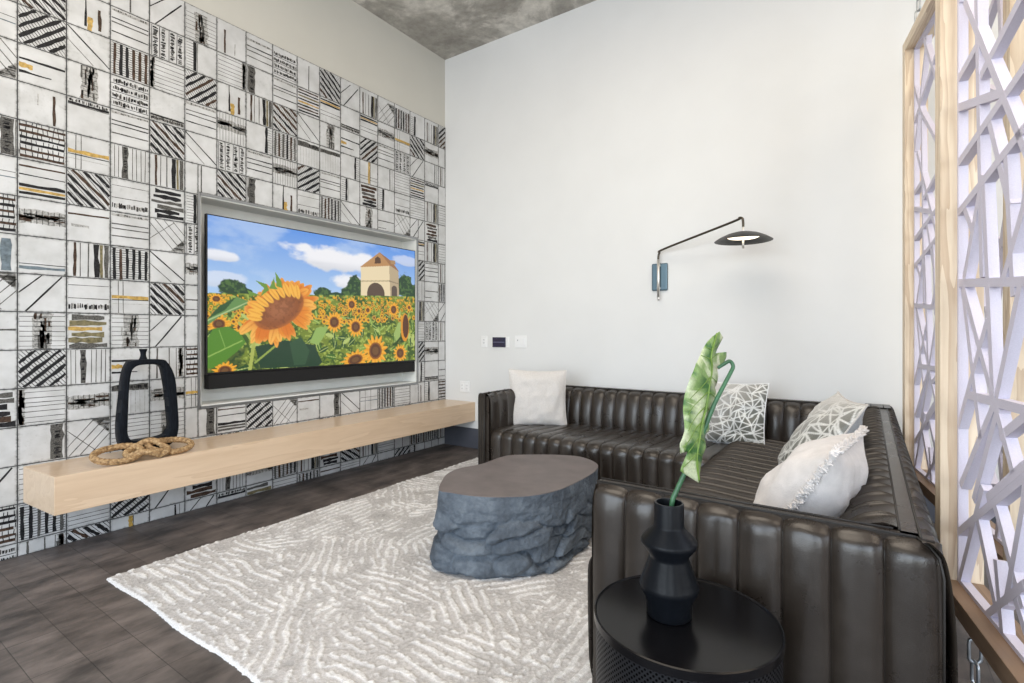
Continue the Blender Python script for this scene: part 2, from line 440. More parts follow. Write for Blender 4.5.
def draw(t, k):
    R = random.uniform
    if k == 'A': hatch(t, -1, 6, .062)
    elif k == 'B': hatch(t, 1, 6, .062)
    elif k == 'C':
        for i in range(6):
            t.H(.1 + .16 * i + R(-.02, .02), .05, random.choice((INK, INK, BRN)), R(.02, .05), R(.92, .98))
            for j in range(9): a = .06 + .11 * j + R(-.02, .02); t.line(a, .1 + .16 * i, a + R(-.02, .02), .22 + .16 * i, .011, INK, n=2)
    elif k == 'Co':
        for i in range(8): t.H(.1 + .115 * i, .045, (INK, BRN, INK, OCH, INK, OLI, INK, BRN)[i], R(.02, .06), R(.92, .98))
    elif k == 'D':
        for i in range(6): t.V(.1 + .16 * i, .055, random.choice((INK, INK, BRN, WS2)), R(.02, .06), R(.9, .98), layer=3)
        for i in range(14): t.H(.06 + .068 * i, .010, INK)
    elif k == 'E':
        for i in range(7): t.H(.1 + .13 * i + R(-.02, .02), .011, WS2)
    elif k == 'El':
        draw(t, 'E'); t.smudge(.02, .12, .04, .96, True)
    elif k == 'Er':
        draw(t, 'E'); t.smudge(.88, .98, .04, .96, True)
    elif k == 'E3':
        for b in (.3, .55, .68): t.H(b + R(-.04, .04), .022, random.choice((INK, WS2)))
        t.dashes(.06, .95, .88, .95, 16, True, (WS2, WSH)); t.H(.91, .05, WSH, layer=1)
    elif k == 'O':
        t.H(.82, .03, BRN); t.H(.6, .018, INK); t.H(.32, .07, INK); t.H(.22, .05, random.choice((OCH, WS2))); t.H(.12, .06, random.choice((WS2, INK)))
    elif k == 'Ot':
        t.H(.9, .05, INK); t.H(.82, .04, OCH); t.H(.74, .05, INK); t.H(.45, .015, WS2); t.H(.3, .015, WS2)
    elif k == 'F/':
        t.line(.02, .5, .5, 1.0, .02, INK); t.line(.15, .0, .9, .97, .026, INK)
    elif k == 'F\\':
        t.line(.0, .97, 1.0, .1, .024, INK); t.line(.0, .6, .6, .05, .014, WS2)
    elif k == 'Gv':
        t.smudge(.36, .66, .03, .97, True)
        if R(0, 1) < .5:
            for i in range(7): t.H(.1 + .13 * i, .01, WS2)
    elif k == 'Gh': t.smudge(.03, .97, .38, .66, False)
    elif k == 'Gl':
        t.smudge(.03, .97, .45, .72, False)
        for i in range(9): t.V(.1 + .1 * i, .009, WS2)
    elif k == 'H':
        for b in (.12, .34, .56, .78): t.dashes(.05, .95, b, b + .15, 22); t.H(b - .02, .012, INK)
    elif k == 'Hv':
        for a in (.08, .3, .56, .78): t.dashes(a, a + .15, .05, .95, 22, False); t.V(a - .02, .012, INK)
    elif k == 'Hb':
        t.H(.78, .01, WS2); t.H(.42, .014, WS2); t.dashes(.05, .95, .1, .28, 26, True, (INK, WS2, WSH))
    elif k == 'Hr': t.line(.8, .03, .8, .97, .2, WS2, 1, .1, 6); t.dashes(.72, .88, .05, .95, 26, False); t.V(.97, .012, WS2)
    elif k == 'Hl': t.line(.2, .03, .2, .97, .2, WS2, 1, .1, 6); t.dashes(.12, .28, .05, .95, 26, False); t.V(.05, .012, WS2)
    elif k == 'I':
        t.H(.5, .075, OCH, layer=3); t.H(.42, .014, INK, layer=4); t.V(.2, .012, WS2); t.V(.32, .012, WS2); t.H(.3, .008, WSH)
    elif k == 'Iv':
        t.V(.5, .08, OCH, layer=3); t.V(.57, .012, INK, layer=4); t.H(.2, .012, WS2); t.H(.32, .012, WS2)
    elif k == 'X':
        t.V(.3, .012, WS2); t.V(.6, .012, WS2); t.H(.45, .02, TEA); t.H(.6, .012, WS2)
    elif k == 'J':
        t.V(.18, .05, BRN); t.V(.3, .015, WS2); t.V(.48, .02, WS2); t.V(.68, .09, INK); t.V(.79, .05, OLI); t.V(.9, .08, WS2)
    elif k == 'J2':
        t.V(.1, .01, WS2); t.V(.2, .01, WS2); t.line(.37, .03, .37, .97, .11, WS2, 1); t.dashes(.32, .42, .05, .95, 26, False)
        for a in (.55, .66, .78, .88): t.V(a, .013, WS2)
    elif k == 'J3':
        t.V(.2, .03, WS2); t.V(.55, .02, WS2); t.V(.75, .014, WS2); t.smudge(.82, .93, .05, .95, True)
    elif k == 'Kt':
        t.H(.84, .05, INK, layer=3); t.dashes(.04, .96, .86, .97, 20); t.H(.8, .012, WS2)
    elif k == 'Kb':
        t.H(.14, .13, WSH, layer=1); t.H(.2, .03, INK); t.dashes(.04, .96, .05, .17, 30, True, (INK, WS2, WS2))
    elif k == 'Ks':
        t.H(.82, .13, WS2, layer=1); t.dashes(.05, .95, .76, .9, 24)
        for i in range(7): t.V(.15 + .12 * i, .008, WSH, .05, .75)
    elif k == 'Q': t.H(.17, .06, TEA); t.H(.27, .014, INK)
    elif k == 'K2': t.H(.52, .03, WS2); t.H(.2, .02, WS2, .03, .5)
    elif k == 'K3': t.H(.76, .035, BRN); t.H(.45, .05, WSH, .1, .5, layer=1)
    elif k == 'Kv':
        t.V(.3, .07, INK, layer=3); t.V(.38, .012, WS2)
        for i in range(10): t.H(.08 + .09 * i, .01, WS2, .05, .26)
    elif k == 'Kr':
        t.V(.75, .07, INK, layer=3)
        for i in range(10): t.H(.08 + .09 * i, .01, WS2, .8, .95)
    elif k == 'L':
        for i, b in enumerate((.1, .24, .38, .54, .7, .86)): t.H(b, .085, random.choice((INK, WS2, BRN, INK)), R(.03, .25), R(.8, .97), jit=.4)
    elif k == 'Lo':
        for i, b in enumerate((.08, .24, .4, .56, .72, .88)): t.H(b, .095, (WS2, OLI, OLI, OCH, OLI, WS2)[i], R(.03, .12), R(.8, .97), jit=.4)
    elif k == 'M': t.V(.74, .045, BRN, .05, .85); t.V(.4, .02, WSH, .5, .8)
    elif k == 'Ml': t.V(.26, .045, BRN, .05, .85); t.V(.6, .02, WSH, .1, .5)
    elif k == 'M2': t.V(.42, .05, INK, .1, .98, taper=True); t.V(.52, .1, OCH, .02, .4, layer=1, jit=.25); t.V(.75, .06, BRN, .1, .7)
    elif k == 'N' or k == 'Nt':
        u = k == 'Nt'
        for i in range(4): t.line(.25 * i - .1, .97, .25 * i + .7, .03, .014, WS2) if not u else t.line(.25 * i - .2, .03, .25 * i + .6, .97, .014, WS2)
        t.line(.0, .35, .7, .95, .012, WS2) if not u else t.line(.0, .75, .7, .05, .012, WS2)
        for i in range(14):
            q = i / 13
            bb = .03 + .4 * q if not u else .97 - .4 * q
            t.line(.97, bb, .58 + .39 * q, bb, .035, random.choice((WSH, WS2, WSH)), 2, .4, 3)
    elif k == 'P': t.H(.62, .04, INK, .03, .97); t.H(.45, .09, OCH, .03, .3, layer=1, jit=.25); t.H(.28, .05, INK, .03, .68, taper=True)
    elif k == 'R':
        for a in (.2, .5, .78): t.V(a, .15, TEA, .05, R(.7, .9), jit=.15)
    elif k == 'S': t.V(.5, .025, WS2)
    elif k == 'Sr': t.V(.72, .03, INK); t.V(.85, .012, WS2)
    elif k == 'T': t.V(.5, .1, TEA); t.V(.2, .012, WS2)
    elif k == '.': pass
G = {
 -1: '. . X N . Hr X C R Nt K2 T L . F/ C H',
 0: '. A B P M C O Gh Q F/ Gv B El Hr E D J3',
 1: '. M2 F\\ Gv Kt I A K3 J Hb Lo J2 Gh Nt E E A',
 2: 'S E3 D H E3 J2 Hb E3 D I Gv P Ks E Gh B Iv',
 3: 'F/ Hv El Kb A J L N F\\ A F/ J3 Gh Gv C F/ Sr',
 4: 'Gv Kv B E3 F\\ S Kv Hv Gh K2 . C I Hr . L F/',
 5: 'Ml Er M2 Gl Hv A . . . . . . . O A J2 Kt',
 6: 'E3 Hl J Kr E3 Hl . . . . . . . B Kv Gh Lo',
 7: 'H E3 A D Gl M2 . . . . . . . Nt E D E',
 8: 'S Co F\\ Ks B Hb . . . . . . . K3 S J D',
 9: 'A Ot Gv Ks E3 D . . . . . . . Hr A L O',
 10: 'F/ Kb P Kr Kv F\\ . . . . . . . F\\ D A E',
 11: 'J Ot B Iv L Gv . . . . . . . X K2 J F/',
 12: 'Nt Gh E3 Sr Kv K2 . . . . . . . D . E Gh',
 13: 'D I Hv E Hb N . . . . . . . E Hr S B',
 14: 'Kv A F/ Co E F/ Ot B J2 J E B Kr M Kt D Kv',
 15: 'J Gh Sr Kt J L J E3 K2 N Hv Gh Kb Kv S D S',
 16: 'B S J . E . E J D F/ J S K2 C S J S'}
mb = MB()
edge = []
Yend = YB - .002
mb.box(XL, XL + .0085, YF + .1, RY0 - w, 0, TOP, 1); mb.box(XL, XL + .0085, RY1 + w, Yend, 0, TOP, 1)
mb.box(XL, XL + .0085, RY0 - w, RY1 + w, 0, RZ0 - w, 1); mb.box(XL, XL + .0085, RY0 - w, RY1 + w, RZ1 + w, TOP, 1)
kinds = 'A B C D E E3 F/ F\\ Gv Gh H Hv I J J2 Kt Kb M N P L O S'.split()
edge += [0.] * len(mb.v)
rects_done = []
def add_tile(c0, c1, r0, r1):
    pass
for c in range(-23, 17):
    seq = G[c].split() if c in G else [random.choice(kinds) for _ in range(17)]
    for r in range(17):
        y = Y0 + c * S; z = GT - (r + 1) * S
        g = .012
        boxes = []
        full = (max(y, YF + .1), min(y + S, Yend), max(z, 0), z + S if r else TOP)
        # cut by the recess opening
        ry0, ry1, rz0, rz1 = RY0 - w, RY1 + w, RZ0 - w, RZ1 + w
        a0, a1, b0, b1 = full
        if a1 - a0 < .01 or b1 - b0 < .01: continue
        if a0 < ry1 and a1 > ry0 and b0 < rz1 and b1 > rz0:
            opts = []
            if a0 < ry0: opts.append((a0, ry0, b0, b1))
            if a1 > ry1: opts.append((ry1, a1, b0, b1))
            if b0 < rz0: opts.append((max(a0, ry0) if opts else a0, min(a1, ry1) if opts else a1, b0, rz0))
            if b1 > rz1: opts.append((max(a0, ry0) if opts else a0, min(a1, ry1) if opts else a1, rz1, b1))
            boxes = opts
        else:
            boxes = [full]
        for a0, a1, b0, b1 in boxes:
            if a1 - a0 < .012 or b1 - b0 < .012: continue
            e = .0026; i = min(.012, (a1 - a0) * .3, (b1 - b0) * .3)
            X = XL + .0095
            pa = [a0 + e, a0 + e + i, a1 - e - i, a1 - e]; pb = [b0 + e, b0 + e + i, b1 - e - i, b1 - e]
            v = [(X, yy, zz) for zz in pb for yy in pa]
            f = [(q * 4 + p, q * 4 + p + 1, (q + 1) * 4 + p + 1, (q + 1) * 4 + p) for q in range(3) for p in range(3)]
            mb.add(v, f, 0)
            sh = random.uniform(.75, 1.05)
            edge += [(sh if (p in (1, 2) and q in (1, 2)) else .22) for q in range(4) for p in range(4)]
            # tile side lip
            t = Tile(mb, y, z, (a0 - y) / S + g, (a1 - y) / S - g, (b0 - z) / S + g, (b1 - z) / S - g)
            n0 = len(mb.v)
            draw(t, seq[r])
            edge += [1.] * (len(mb.v) - n0)
clad = mb.build('tile_cladding', [M['glaze'], M['grout'], M['ink'], M['brown'], M['wash'], M['wash2'], M['ochre'], M['olive'], M['teal']], wall_left)
a = clad.data.attributes.new('edge', 'FLOAT', 'POINT'); a.data.foreach_set('value', np.array(edge, np.float32))
tag(clad, 'hand-painted white wall tiles with black line patterns')

# ------------------------------------------------------------------ floating shelf
b = MB(); b.box(XL + .010, -3.335, .826, YB - .001, .284, .477)
b.v = [(x, y + ((-.015 if x < -3.5 else .012) if y < 1 else 0), z) for x, y, z in b.v]   # its end is not quite square
sh = b.build('floating_shelf', M['shelf'], None, .002)
tag(sh, 'long pale oak floating shelf under the television', 'shelf')

# ------------------------------------------------------------------ television
def paint():
    Wd, Hd = 480, 270
    X, Y = np.meshgrid((np.arange(Wd) + .5) / Wd, (np.arange(Hd) + .5) / Hd)
    asp = 2.01 / 1.111
    def fbm(fx, fy, oct=5, seed=0):
        out = np.zeros((Hd, Wd)); amp = 1; tot = 0
        r2 = np.random.default_rng(seed)
        for o in range(oct):
            gx, gy = int(fx * 2 ** o) + 2, int(fy * 2 ** o) + 2
            g = r2.random((gy + 1, gx + 1))
            u = X * (gx - 1); v = Y * (gy - 1); i = u.astype(int); j = v.astype(int); du = u - i; dv = v - j
            du = du * du * (3 - 2 * du); dv = dv * dv * (3 - 2 * dv)
            out += amp * ((g[j, i] * (1 - du) + g[j, i + 1] * du) * (1 - dv) + (g[j + 1, i] * (1 - du) + g[j + 1, i + 1] * du) * dv)
            tot += amp; amp *= .55
        return out / tot
    s2l = lambda c: np.array([((q / 255 + .055) / 1.055) ** 2.4 if q > 10 else q / 255 / 12.92 for q in c])
    img = np.zeros((Hd, Wd, 3))
    def put(mask, col):
        m = np.clip(mask, 0, 1)[..., None]
        img[:] = img * (1 - m) + (s2l(col) if not isinstance(col, np.ndarray) else col) * m
    sm = lambda e0, e1, x: (lambda t: t * t * (3 - 2 * t))(np.clip((x - e0) / (e1 - e0), 0, 1))
    n1 = fbm(4, 5, 6, 1); n2 = fbm(10, 9, 5, 2); n3 = fbm(50, 34, 3, 3); n4 = fbm(90, 60, 2, 4)
    # sky
    tt = np.clip(Y / .48, 0, 1)[..., None]
    img[:] = s2l((96, 152, 232)) * (1 - tt) + s2l((176, 208, 244)) * tt
    put(.55 * sm(.45, .7, n1), (200, 220, 246))
    def cloud(cx, cy, rx, ry, k=1.):
        d = ((X - cx) / rx) ** 2 + ((Y - cy) / ry) ** 2
        m = sm(.25, .75, 1.05 - d * .8 + (n2 - .5) * 1.5)
        put(m * k, (246, 246, 250)); put(m * k * sm(0, 1, (Y - cy) / ry) * .45, (172, 178, 192))
    cloud(.53, .17, .27, .10); cloud(.02, .245, .09, .045, .9); cloud(.6, .34, .10, .07, .95); cloud(.95, .10, .10, .05, .5); cloud(.03, .40, .12, .05, .5); cloud(.42, .19, .17, .04, .6)
    def poly(pts):
        ins = np.zeros((Hd, Wd), bool)
        for i in range(len(pts)):
            x0, y0 = pts[i]; x1, y1 = pts[i - 1]
            c = (y0 > Y) != (y1 > Y)
            ins ^= c & (X < (x1 - x0) * (Y - y0) / ((y1 - y0) if y1 != y0 else 1e-9) + x0)
        return ins.astype(float)
    def tree(cx, cy, rx, ry, c=(38, 70, 44)):
        d = ((X - cx) / rx) ** 2 + ((Y - cy) / ry) ** 2
        m = sm(.4, .6, 1.25 - d * .75 + (n3 - .5) * .9)
        put(m, c); put(m * sm(.5, .75, n4) * .7, (88, 124, 62))
    tree(.085, .45, .05, .055); tree(.13, .48, .03, .03); tree(.63, .38, .045, .10); tree(.585, .43, .035, .05); tree(.465, .44, .045, .035); tree(.93, .33, .055, .11); tree(.98, .38, .05, .07); tree(.53, .45, .05, .02)
    # tower with hipped roof and arches
    put(poly([(.661, .20), (.828, .16), (.836, .44), (.661, .455)]), (238, 219, 180))
    put(poly([(.828, .16), (.888, .205), (.892, .43), (.836, .44)]), (190, 170, 138))
    put(poly([(.655, .21), (.769, .062), (.836, .165)]), (190, 142, 92))
    put(poly([(.769, .062), (.836, .165), (.895, .21), (.85, .13)]), (160, 116, 78))
    put(poly([(.835, .115), (.865, .115), (.87, .15), (.84, .15)]), (176, 140, 100))
    put(poly([(.74, .165), (.742, .12), (.758, .10), (.775, .115), (.778, .155)]), (90, 62, 44))
    put(poly([(.661, .318), (.828, .292), (.828, .304), (.661, .33)]), (196, 178, 142)); put(poly([(.828, .292), (.892, .312), (.892, .32), (.828, .304)]), (150, 134, 108))
    def arch(cx, w_, top, bot, c):
        m = ((np.abs(X - cx) < w_) & (Y > top + w_ * asp) & (Y < bot)) | (((X - cx) ** 2 + ((Y - top - w_ * asp) / asp) ** 2 < w_ ** 2))
        put((m & (Y < bot)).astype(float), c)
    arch(.748, .052, .325, .44, (92, 74, 62)); arch(.861, .018, .335, .43, (96, 82, 72))
    # field
    hor = .495 - .08 * X
    fld = (Y > hor).astype(float)
    dep = np.clip((Y - hor) / (1 - hor), 0, 1)
    put(fld, (120, 138, 48)); put(fld * sm(.42, .62, n3) * 1., (62, 92, 34)); put(fld * sm(.55, .75, n4), (170, 186, 84)); put(fld * sm(.58, .7, n2) * sm(.1, .5, dep) * .7, (36, 62, 34))
    r3 = np.random.default_rng(5)
    def flower(cx, cy, r, face=1., seed=0, tilt=0.):
        dx = (X - cx) * asp; dy = Y - cy
        ca, sa = math.cos(tilt), math.sin(tilt); u = dx * ca + dy * sa; v = (-dx * sa + dy * ca) / face
        rad = np.hypot(u, v) / r; th = np.arctan2(v, u)
        pet = 1.0 + .17 * np.sin(th * 15 + seed) + .08 * np.sin(th * 7 + seed * 2)
        put((rad < pet).astype(float), (240, 160, 36)); put(((rad < pet) & (np.sin(th * 15 + seed + 1) > .3)).astype(float) * .6, (250, 196, 70))
        put((rad < .62).astype(float), (150, 90, 34)); put((rad < .5).astype(float), (96, 58, 34)); put(((rad < .3)).astype(float) * .6, (128, 92, 52))
    for i in range(420):      # far rows of blooms
        q = r3.random() ** 1.5; x = r3.random(); y = (.495 - .08 * x) + .012 + q * .2; rr = .006 + q * .016
        d = np.hypot((X - x) * asp, Y - y)
        put((d < rr).astype(float), (232, 172, 44) if r3.random() < .75 else (200, 150, 60))
        if q > .25: put((d < rr * .45).astype(float), (110, 66, 36))
    for i in range(90):       # leaves and stalks between them
        x = r3.random(); q = .25 + r3.random() * .75; y = (.495 - .08 * x) + q * .52; l = .02 + .03 * q; a_ = r3.random() * 3.1
        dx = (X - x) * asp; dy = Y - y; u = dx * math.cos(a_) + dy * math.sin(a_); v = -dx * math.sin(a_) + dy * math.cos(a_)
        m = ((u / l) ** 2 + (v / (l * .42)) ** 2 < 1).astype(float)
        put(m, [(70, 112, 40), (44, 80, 40), (134, 164, 66), (182, 198, 110)][r3.integers(4)]); put(m * (np.abs(v) < .0025), (190, 206, 120))
    for x, y, r, f, tl in ((.519, .665, .07, 1, 0), (.632, .70, .072, 1, 0), (.61, .52, .05, 1, 0), (.857, .545, .052, 1.1, 0), (.70, .56, .03, 1, 0), (.96, .52, .028, 1, 0), (.65, .57, .025, 1, 0), (.039, .69, .065, .8, 0), (.12, .71, .05, .8, 0), (.03, .53, .04, .8, 0), (.06, .99, .07, .7, 0), (.745, .90, .11, 1.05, 0), (.90, .93, .07, 1, 0)):
        flower(x, y, r, f, x * 40, tl)
    flower(.63, .965, .12, .55, 2, -.2)
    put((((X - .931) / .028) ** 2 + ((Y - .70) / .125) ** 2 < 1).astype(float), (226, 150, 44)); put((((X - .936) / .02) ** 2 + ((Y - .69) / .105) ** 2 < 1).astype(float), (92, 54, 34))
    # stalks of the big bloom
    def stroke(p, q, wd, c):
        p = np.array(p); q = np.array(q); dx = (q[0] - p[0]) * asp; dy = q[1] - p[1]; L2 = dx * dx + dy * dy
        t_ = np.clip((((X - p[0]) * asp) * dx + (Y - p[1]) * dy) / L2, 0, 1)
        d = np.hypot((X - p[0]) * asp - dx * t_, Y - p[1] - dy * t_)
        put((d < wd).astype(float), c)
    put(poly([(.19, .99), (.17, .84), (.29, .80), (.42, .84), (.46, .97), (.44, 1)]), (34, 66, 44)); put(poly([(.33, .98), (.31, .82), (.36, .78), (.40, .88), (.38, .98)]), (50, 84, 56))
    stroke((.15, 1.), (.165, .82), .012, (176, 186, 92)); stroke((.165, .82), (.11, .68), .009, (176, 186, 92)); stroke((.17, .95), (.25, .84), .007, (150, 170, 80))
    # big leaves at the left
    put(poly([(0, .78), (.02, .72), (.07, .705), (.115, .75), (.135, .81), (.11, .86), (.06, .93), (.02, .97), (0, .97)]), (86, 138, 42)); stroke((.12, .80), (.0, .90), .004, (150, 186, 90)); stroke((.06, .84), (.04, .73), .003, (130, 172, 78))
    put(poly([(0, .66), (.04, .575), (.10, .51), (.15, .535), (.12, .585), (.05, .63), (0, .70)]), (104, 146, 82)); put(poly([(0, .66), (.04, .575), (.10, .51), (.06, .6)]), (48, 88, 48)); stroke((0, .67), (.15, .535), .004, (176, 200, 140))
    put(poly([(.40, .82), (.43, .71), (.49, .70), (.47, .77), (.44, .84)]), (150, 182, 96)); put(poly([(.86, .75), (.885, .66), (.905, .65), (.90, .78), (.87, .83)]), (160, 186, 104))
    # the big sunflower, nodding to the lower right
    cx, cy, tl = .268, .578, -.52
    ca, sa = math.cos(tl), math.sin(tl)
    dx = (X - cx) * asp; dy = Y - cy
    u = dx * ca + dy * sa; v = -dx * sa + dy * ca
    r4 = np.random.default_rng(8)
    def petal(a_, base, ln, wd, c):
        pu, pv = base[0] * math.cos(a_), base[1] * math.sin(a_)
        dr = math.atan2(pv * 1.5 + .02, pu) + r4.normal() * .12
        e1 = (u - pu) * math.cos(dr) + (v - pv) * math.sin(dr); e2 = -(u - pu) * math.sin(dr) + (v - pv) * math.cos(dr)
        t_ = np.clip(e1 / ln, 0, 1); hw = wd * np.sqrt(np.clip(t_ * (1 - t_) * 4, 0, 1)) * (1.15 - .35 * t_) + .004 * (1 - t_)
        m_ = ((e1 > 0) & (e1 < ln)) * sm(1.05, .85, np.abs(e2) / (hw + 1e-6))
        put(m_, c); put(m_ * .45 * (np.abs(e2) < hw * .18), (206, 112, 30)); put(m_ * .5 * sm(.75, 0., t_), (214, 112, 34)); put(m_ * .5 * sm(.6, 1., t_), (252, 192, 90))
    for i in range(64):
        a_ = r4.random() * 2 * PI; low = math.sin(a_) > -.2
        petal(a_, (.19, .105), (.125 if low else .085) * (.8 + .4 * r4.random()), .026, [(238, 146, 46), (246, 168, 66), (228, 128, 40), (250, 184, 84)][r4.integers(4)])
    rad = np.hypot(u / .205, (v - .0) / .122)
    put(sm(1.06, .96, rad), (172, 98, 44)); put(sm(.95, .8, rad) * .8, (142, 82, 46)); put(sm(.75, .2, rad) * .7, (176, 112, 74)); put((rad < .98) * sm(.5, .75, n4) * .45, (112, 64, 34))
    for i in range(10):
        petal(PI + .35 + i * .27, (.205, .122), -.001, .02, (250, 184, 70))
        a_ = PI + .3 + i * .27; pu, pv = .20 * math.cos(a_), .112 * math.sin(a_)
        e1 = (u - pu) * math.cos(a_ * .5 + 2.1) + (v - pv) * math.sin(a_ * .5 + 2.1); e2 = -(u - pu) * math.sin(a_ * .5 + 2.1) + (v - pv) * math.cos(a_ * .5 + 2.1)
        m_ = sm(1.05, .8, np.hypot(e1 / .058, e2 / .024)); put(m_, (250, 188, 76)); put(m_ * (np.abs(e2) < .005) * .5, (226, 140, 40))
    for p in ([(.19, .50), (.205, .44), (.17, .39), (.215, .41), (.225, .45)], [(.225, .44), (.245, .36), (.25, .42), (.26, .44)], [(.15, .50), (.14, .46), (.19, .49)], [(.255, .42), (.25, .32), (.275, .38), (.28, .43)]):
        put(poly(p), (112, 150, 62))
    return img
img = paint()
Hd, Wd = img.shape[:2]
ty0, ty1, tz0, tz1 = 1.752, 3.752, .915, 2.018
TX = XL - .002
tv = empty('television', (TX - .05, (ty0 + ty1) / 2, .80))
tag(tv, 'large wall television showing a sunflower field with a stone tower', 'television')
off = -Vector(tv.location)
def shift(o):
    o.data.transform(Matrix.Translation(off)); return o
yy = np.linspace(ty0 + .008, ty1 - .008, Wd); zz = np.linspace(tz1 - .008, tz0 + .004, Hd)
P = np.zeros((Hd, Wd, 3)); P[..., 0] = TX + .0015; P[..., 1] = yy[None, :]; P[..., 2] = zz[:, None]
ms = attr_mat('screen_picture', .25, emit=.92)
scr = shift(grid_mesh('screen', P, ms, tv, cols=img))
b = MB(); b.box(TX - .03, TX, ty0, ty1, tz0 - .01, tz1); shift(b.build('bezel', M['tvblack'], tv, .002))
b = MB(); b.box(TX - .18, TX - .03, 2.45, 3.05, 1.2, 1.7); shift(b.build('wall_bracket', M['blackmetal'], tv))
b = MB(); b.box(XL - .075, TX - .006, ty0 + .018, ty1 - .001, .802, tz0 - .012); shift(b.build('soundbar', M['soundcloth'], tv, .003))

# ------------------------------------------------------------------ rug
def make_rug():
    x0, x1, y0, y1 = -3.042, -.585, .962, 3.93
    nx, ny = 620, 740
    def nz(seed): return np.random.default_rng(seed).standard_normal((ny, nx))
    fx = np.fft.fftfreq(nx, (x1 - x0) / nx)[None, :]; fy = np.fft.fftfreq(ny, (y1 - y0) / ny)[:, None]
    fr = np.hypot(fx, fy) + 1e-9; th = np.arctan2(fy, fx)
    f0 = 1 / .050
    ring = np.exp(-((fr - f0) / (f0 * .42)) ** 2)
    angs = [0.05, .85, 1.6, 2.45]
    filt = [ring * np.exp(-(np.sin(th - a_) / .34) ** 2) for a_ in angs]
    low = np.exp(-(fr / 1.15) ** 2)
    regs = np.stack([np.real(np.fft.ifft2(np.fft.fft2(nz(20 + i)) * low)) for i in range(4)])
    regs = regs / regs.std(axis=(1, 2), keepdims=True)
    w_ = np.exp(2.6 * regs); w_ /= w_.sum(0)
    u = nz(3)
    for it in range(6):
        F = np.fft.fft2(u)
        r_ = sum(w_[i] * np.real(np.fft.ifft2(F * (filt[i] + 1.1 * ring))) for i in range(4))
        u = np.tanh(1.3 * r_ / r_.std())
    fine = np.real(np.fft.ifft2(np.fft.fft2(nz(9)) * np.exp(-(fr / 60) ** 2))); fine /= fine.std()
    mid = np.real(np.fft.ifft2(np.fft.fft2(nz(10)) * np.exp(-(fr / 7) ** 2))); mid /= mid.std()
    t_ = np.clip((u + .10 * fine + .30 * mid - .44) / .55, 0, 1); t_ = t_ * t_ * (3 - 2 * t_)
    Xg = np.linspace(x0, x1, nx); Yg = np.linspace(y0, y1, ny)
    P = np.zeros((ny, nx, 3)); P[..., 0] = Xg[None, :]; P[..., 1] = Yg[:, None]
    # slightly wavy hem, edges rolled to the floor
    P[..., 1] += .006 * np.sin(Xg * 9)[None, :] * (1 - np.linspace(0, 1, ny))[:, None] + .004 * fine * .3
    P[..., 0] += .006 * np.sin(Yg * 8)[:, None] * (1 - np.linspace(0, 1, nx))[None, :]
    ed = np.minimum(np.minimum(np.arange(nx), nx - 1 - np.arange(nx))[None, :], np.minimum(np.arange(ny), ny - 1 - np.arange(ny))[:, None])
    edf = np.clip(ed / 3., 0, 1) ** .5
    P[..., 2] = .001 + edf * (.012 + .0036 * t_ + .0007 * fine)
    c0 = np.array([.60, .58, .568]); c1 = np.array([.77, .76, .75])
    col = c0 + (c1 - c0) * t_[..., None]; col *= (1 + .07 * fine + .05 * mid)[..., None]
    col[edf < 1] = c1
    m = attr_mat('rug_pile', .95, .5, 260)
    o = grid_mesh('area_rug', P, m, None, cols=np.clip(col, 0, 1))
    tag(o, 'pale grey carved-pile area rug with a winding line pattern on dark floor', 'rug')
make_rug()

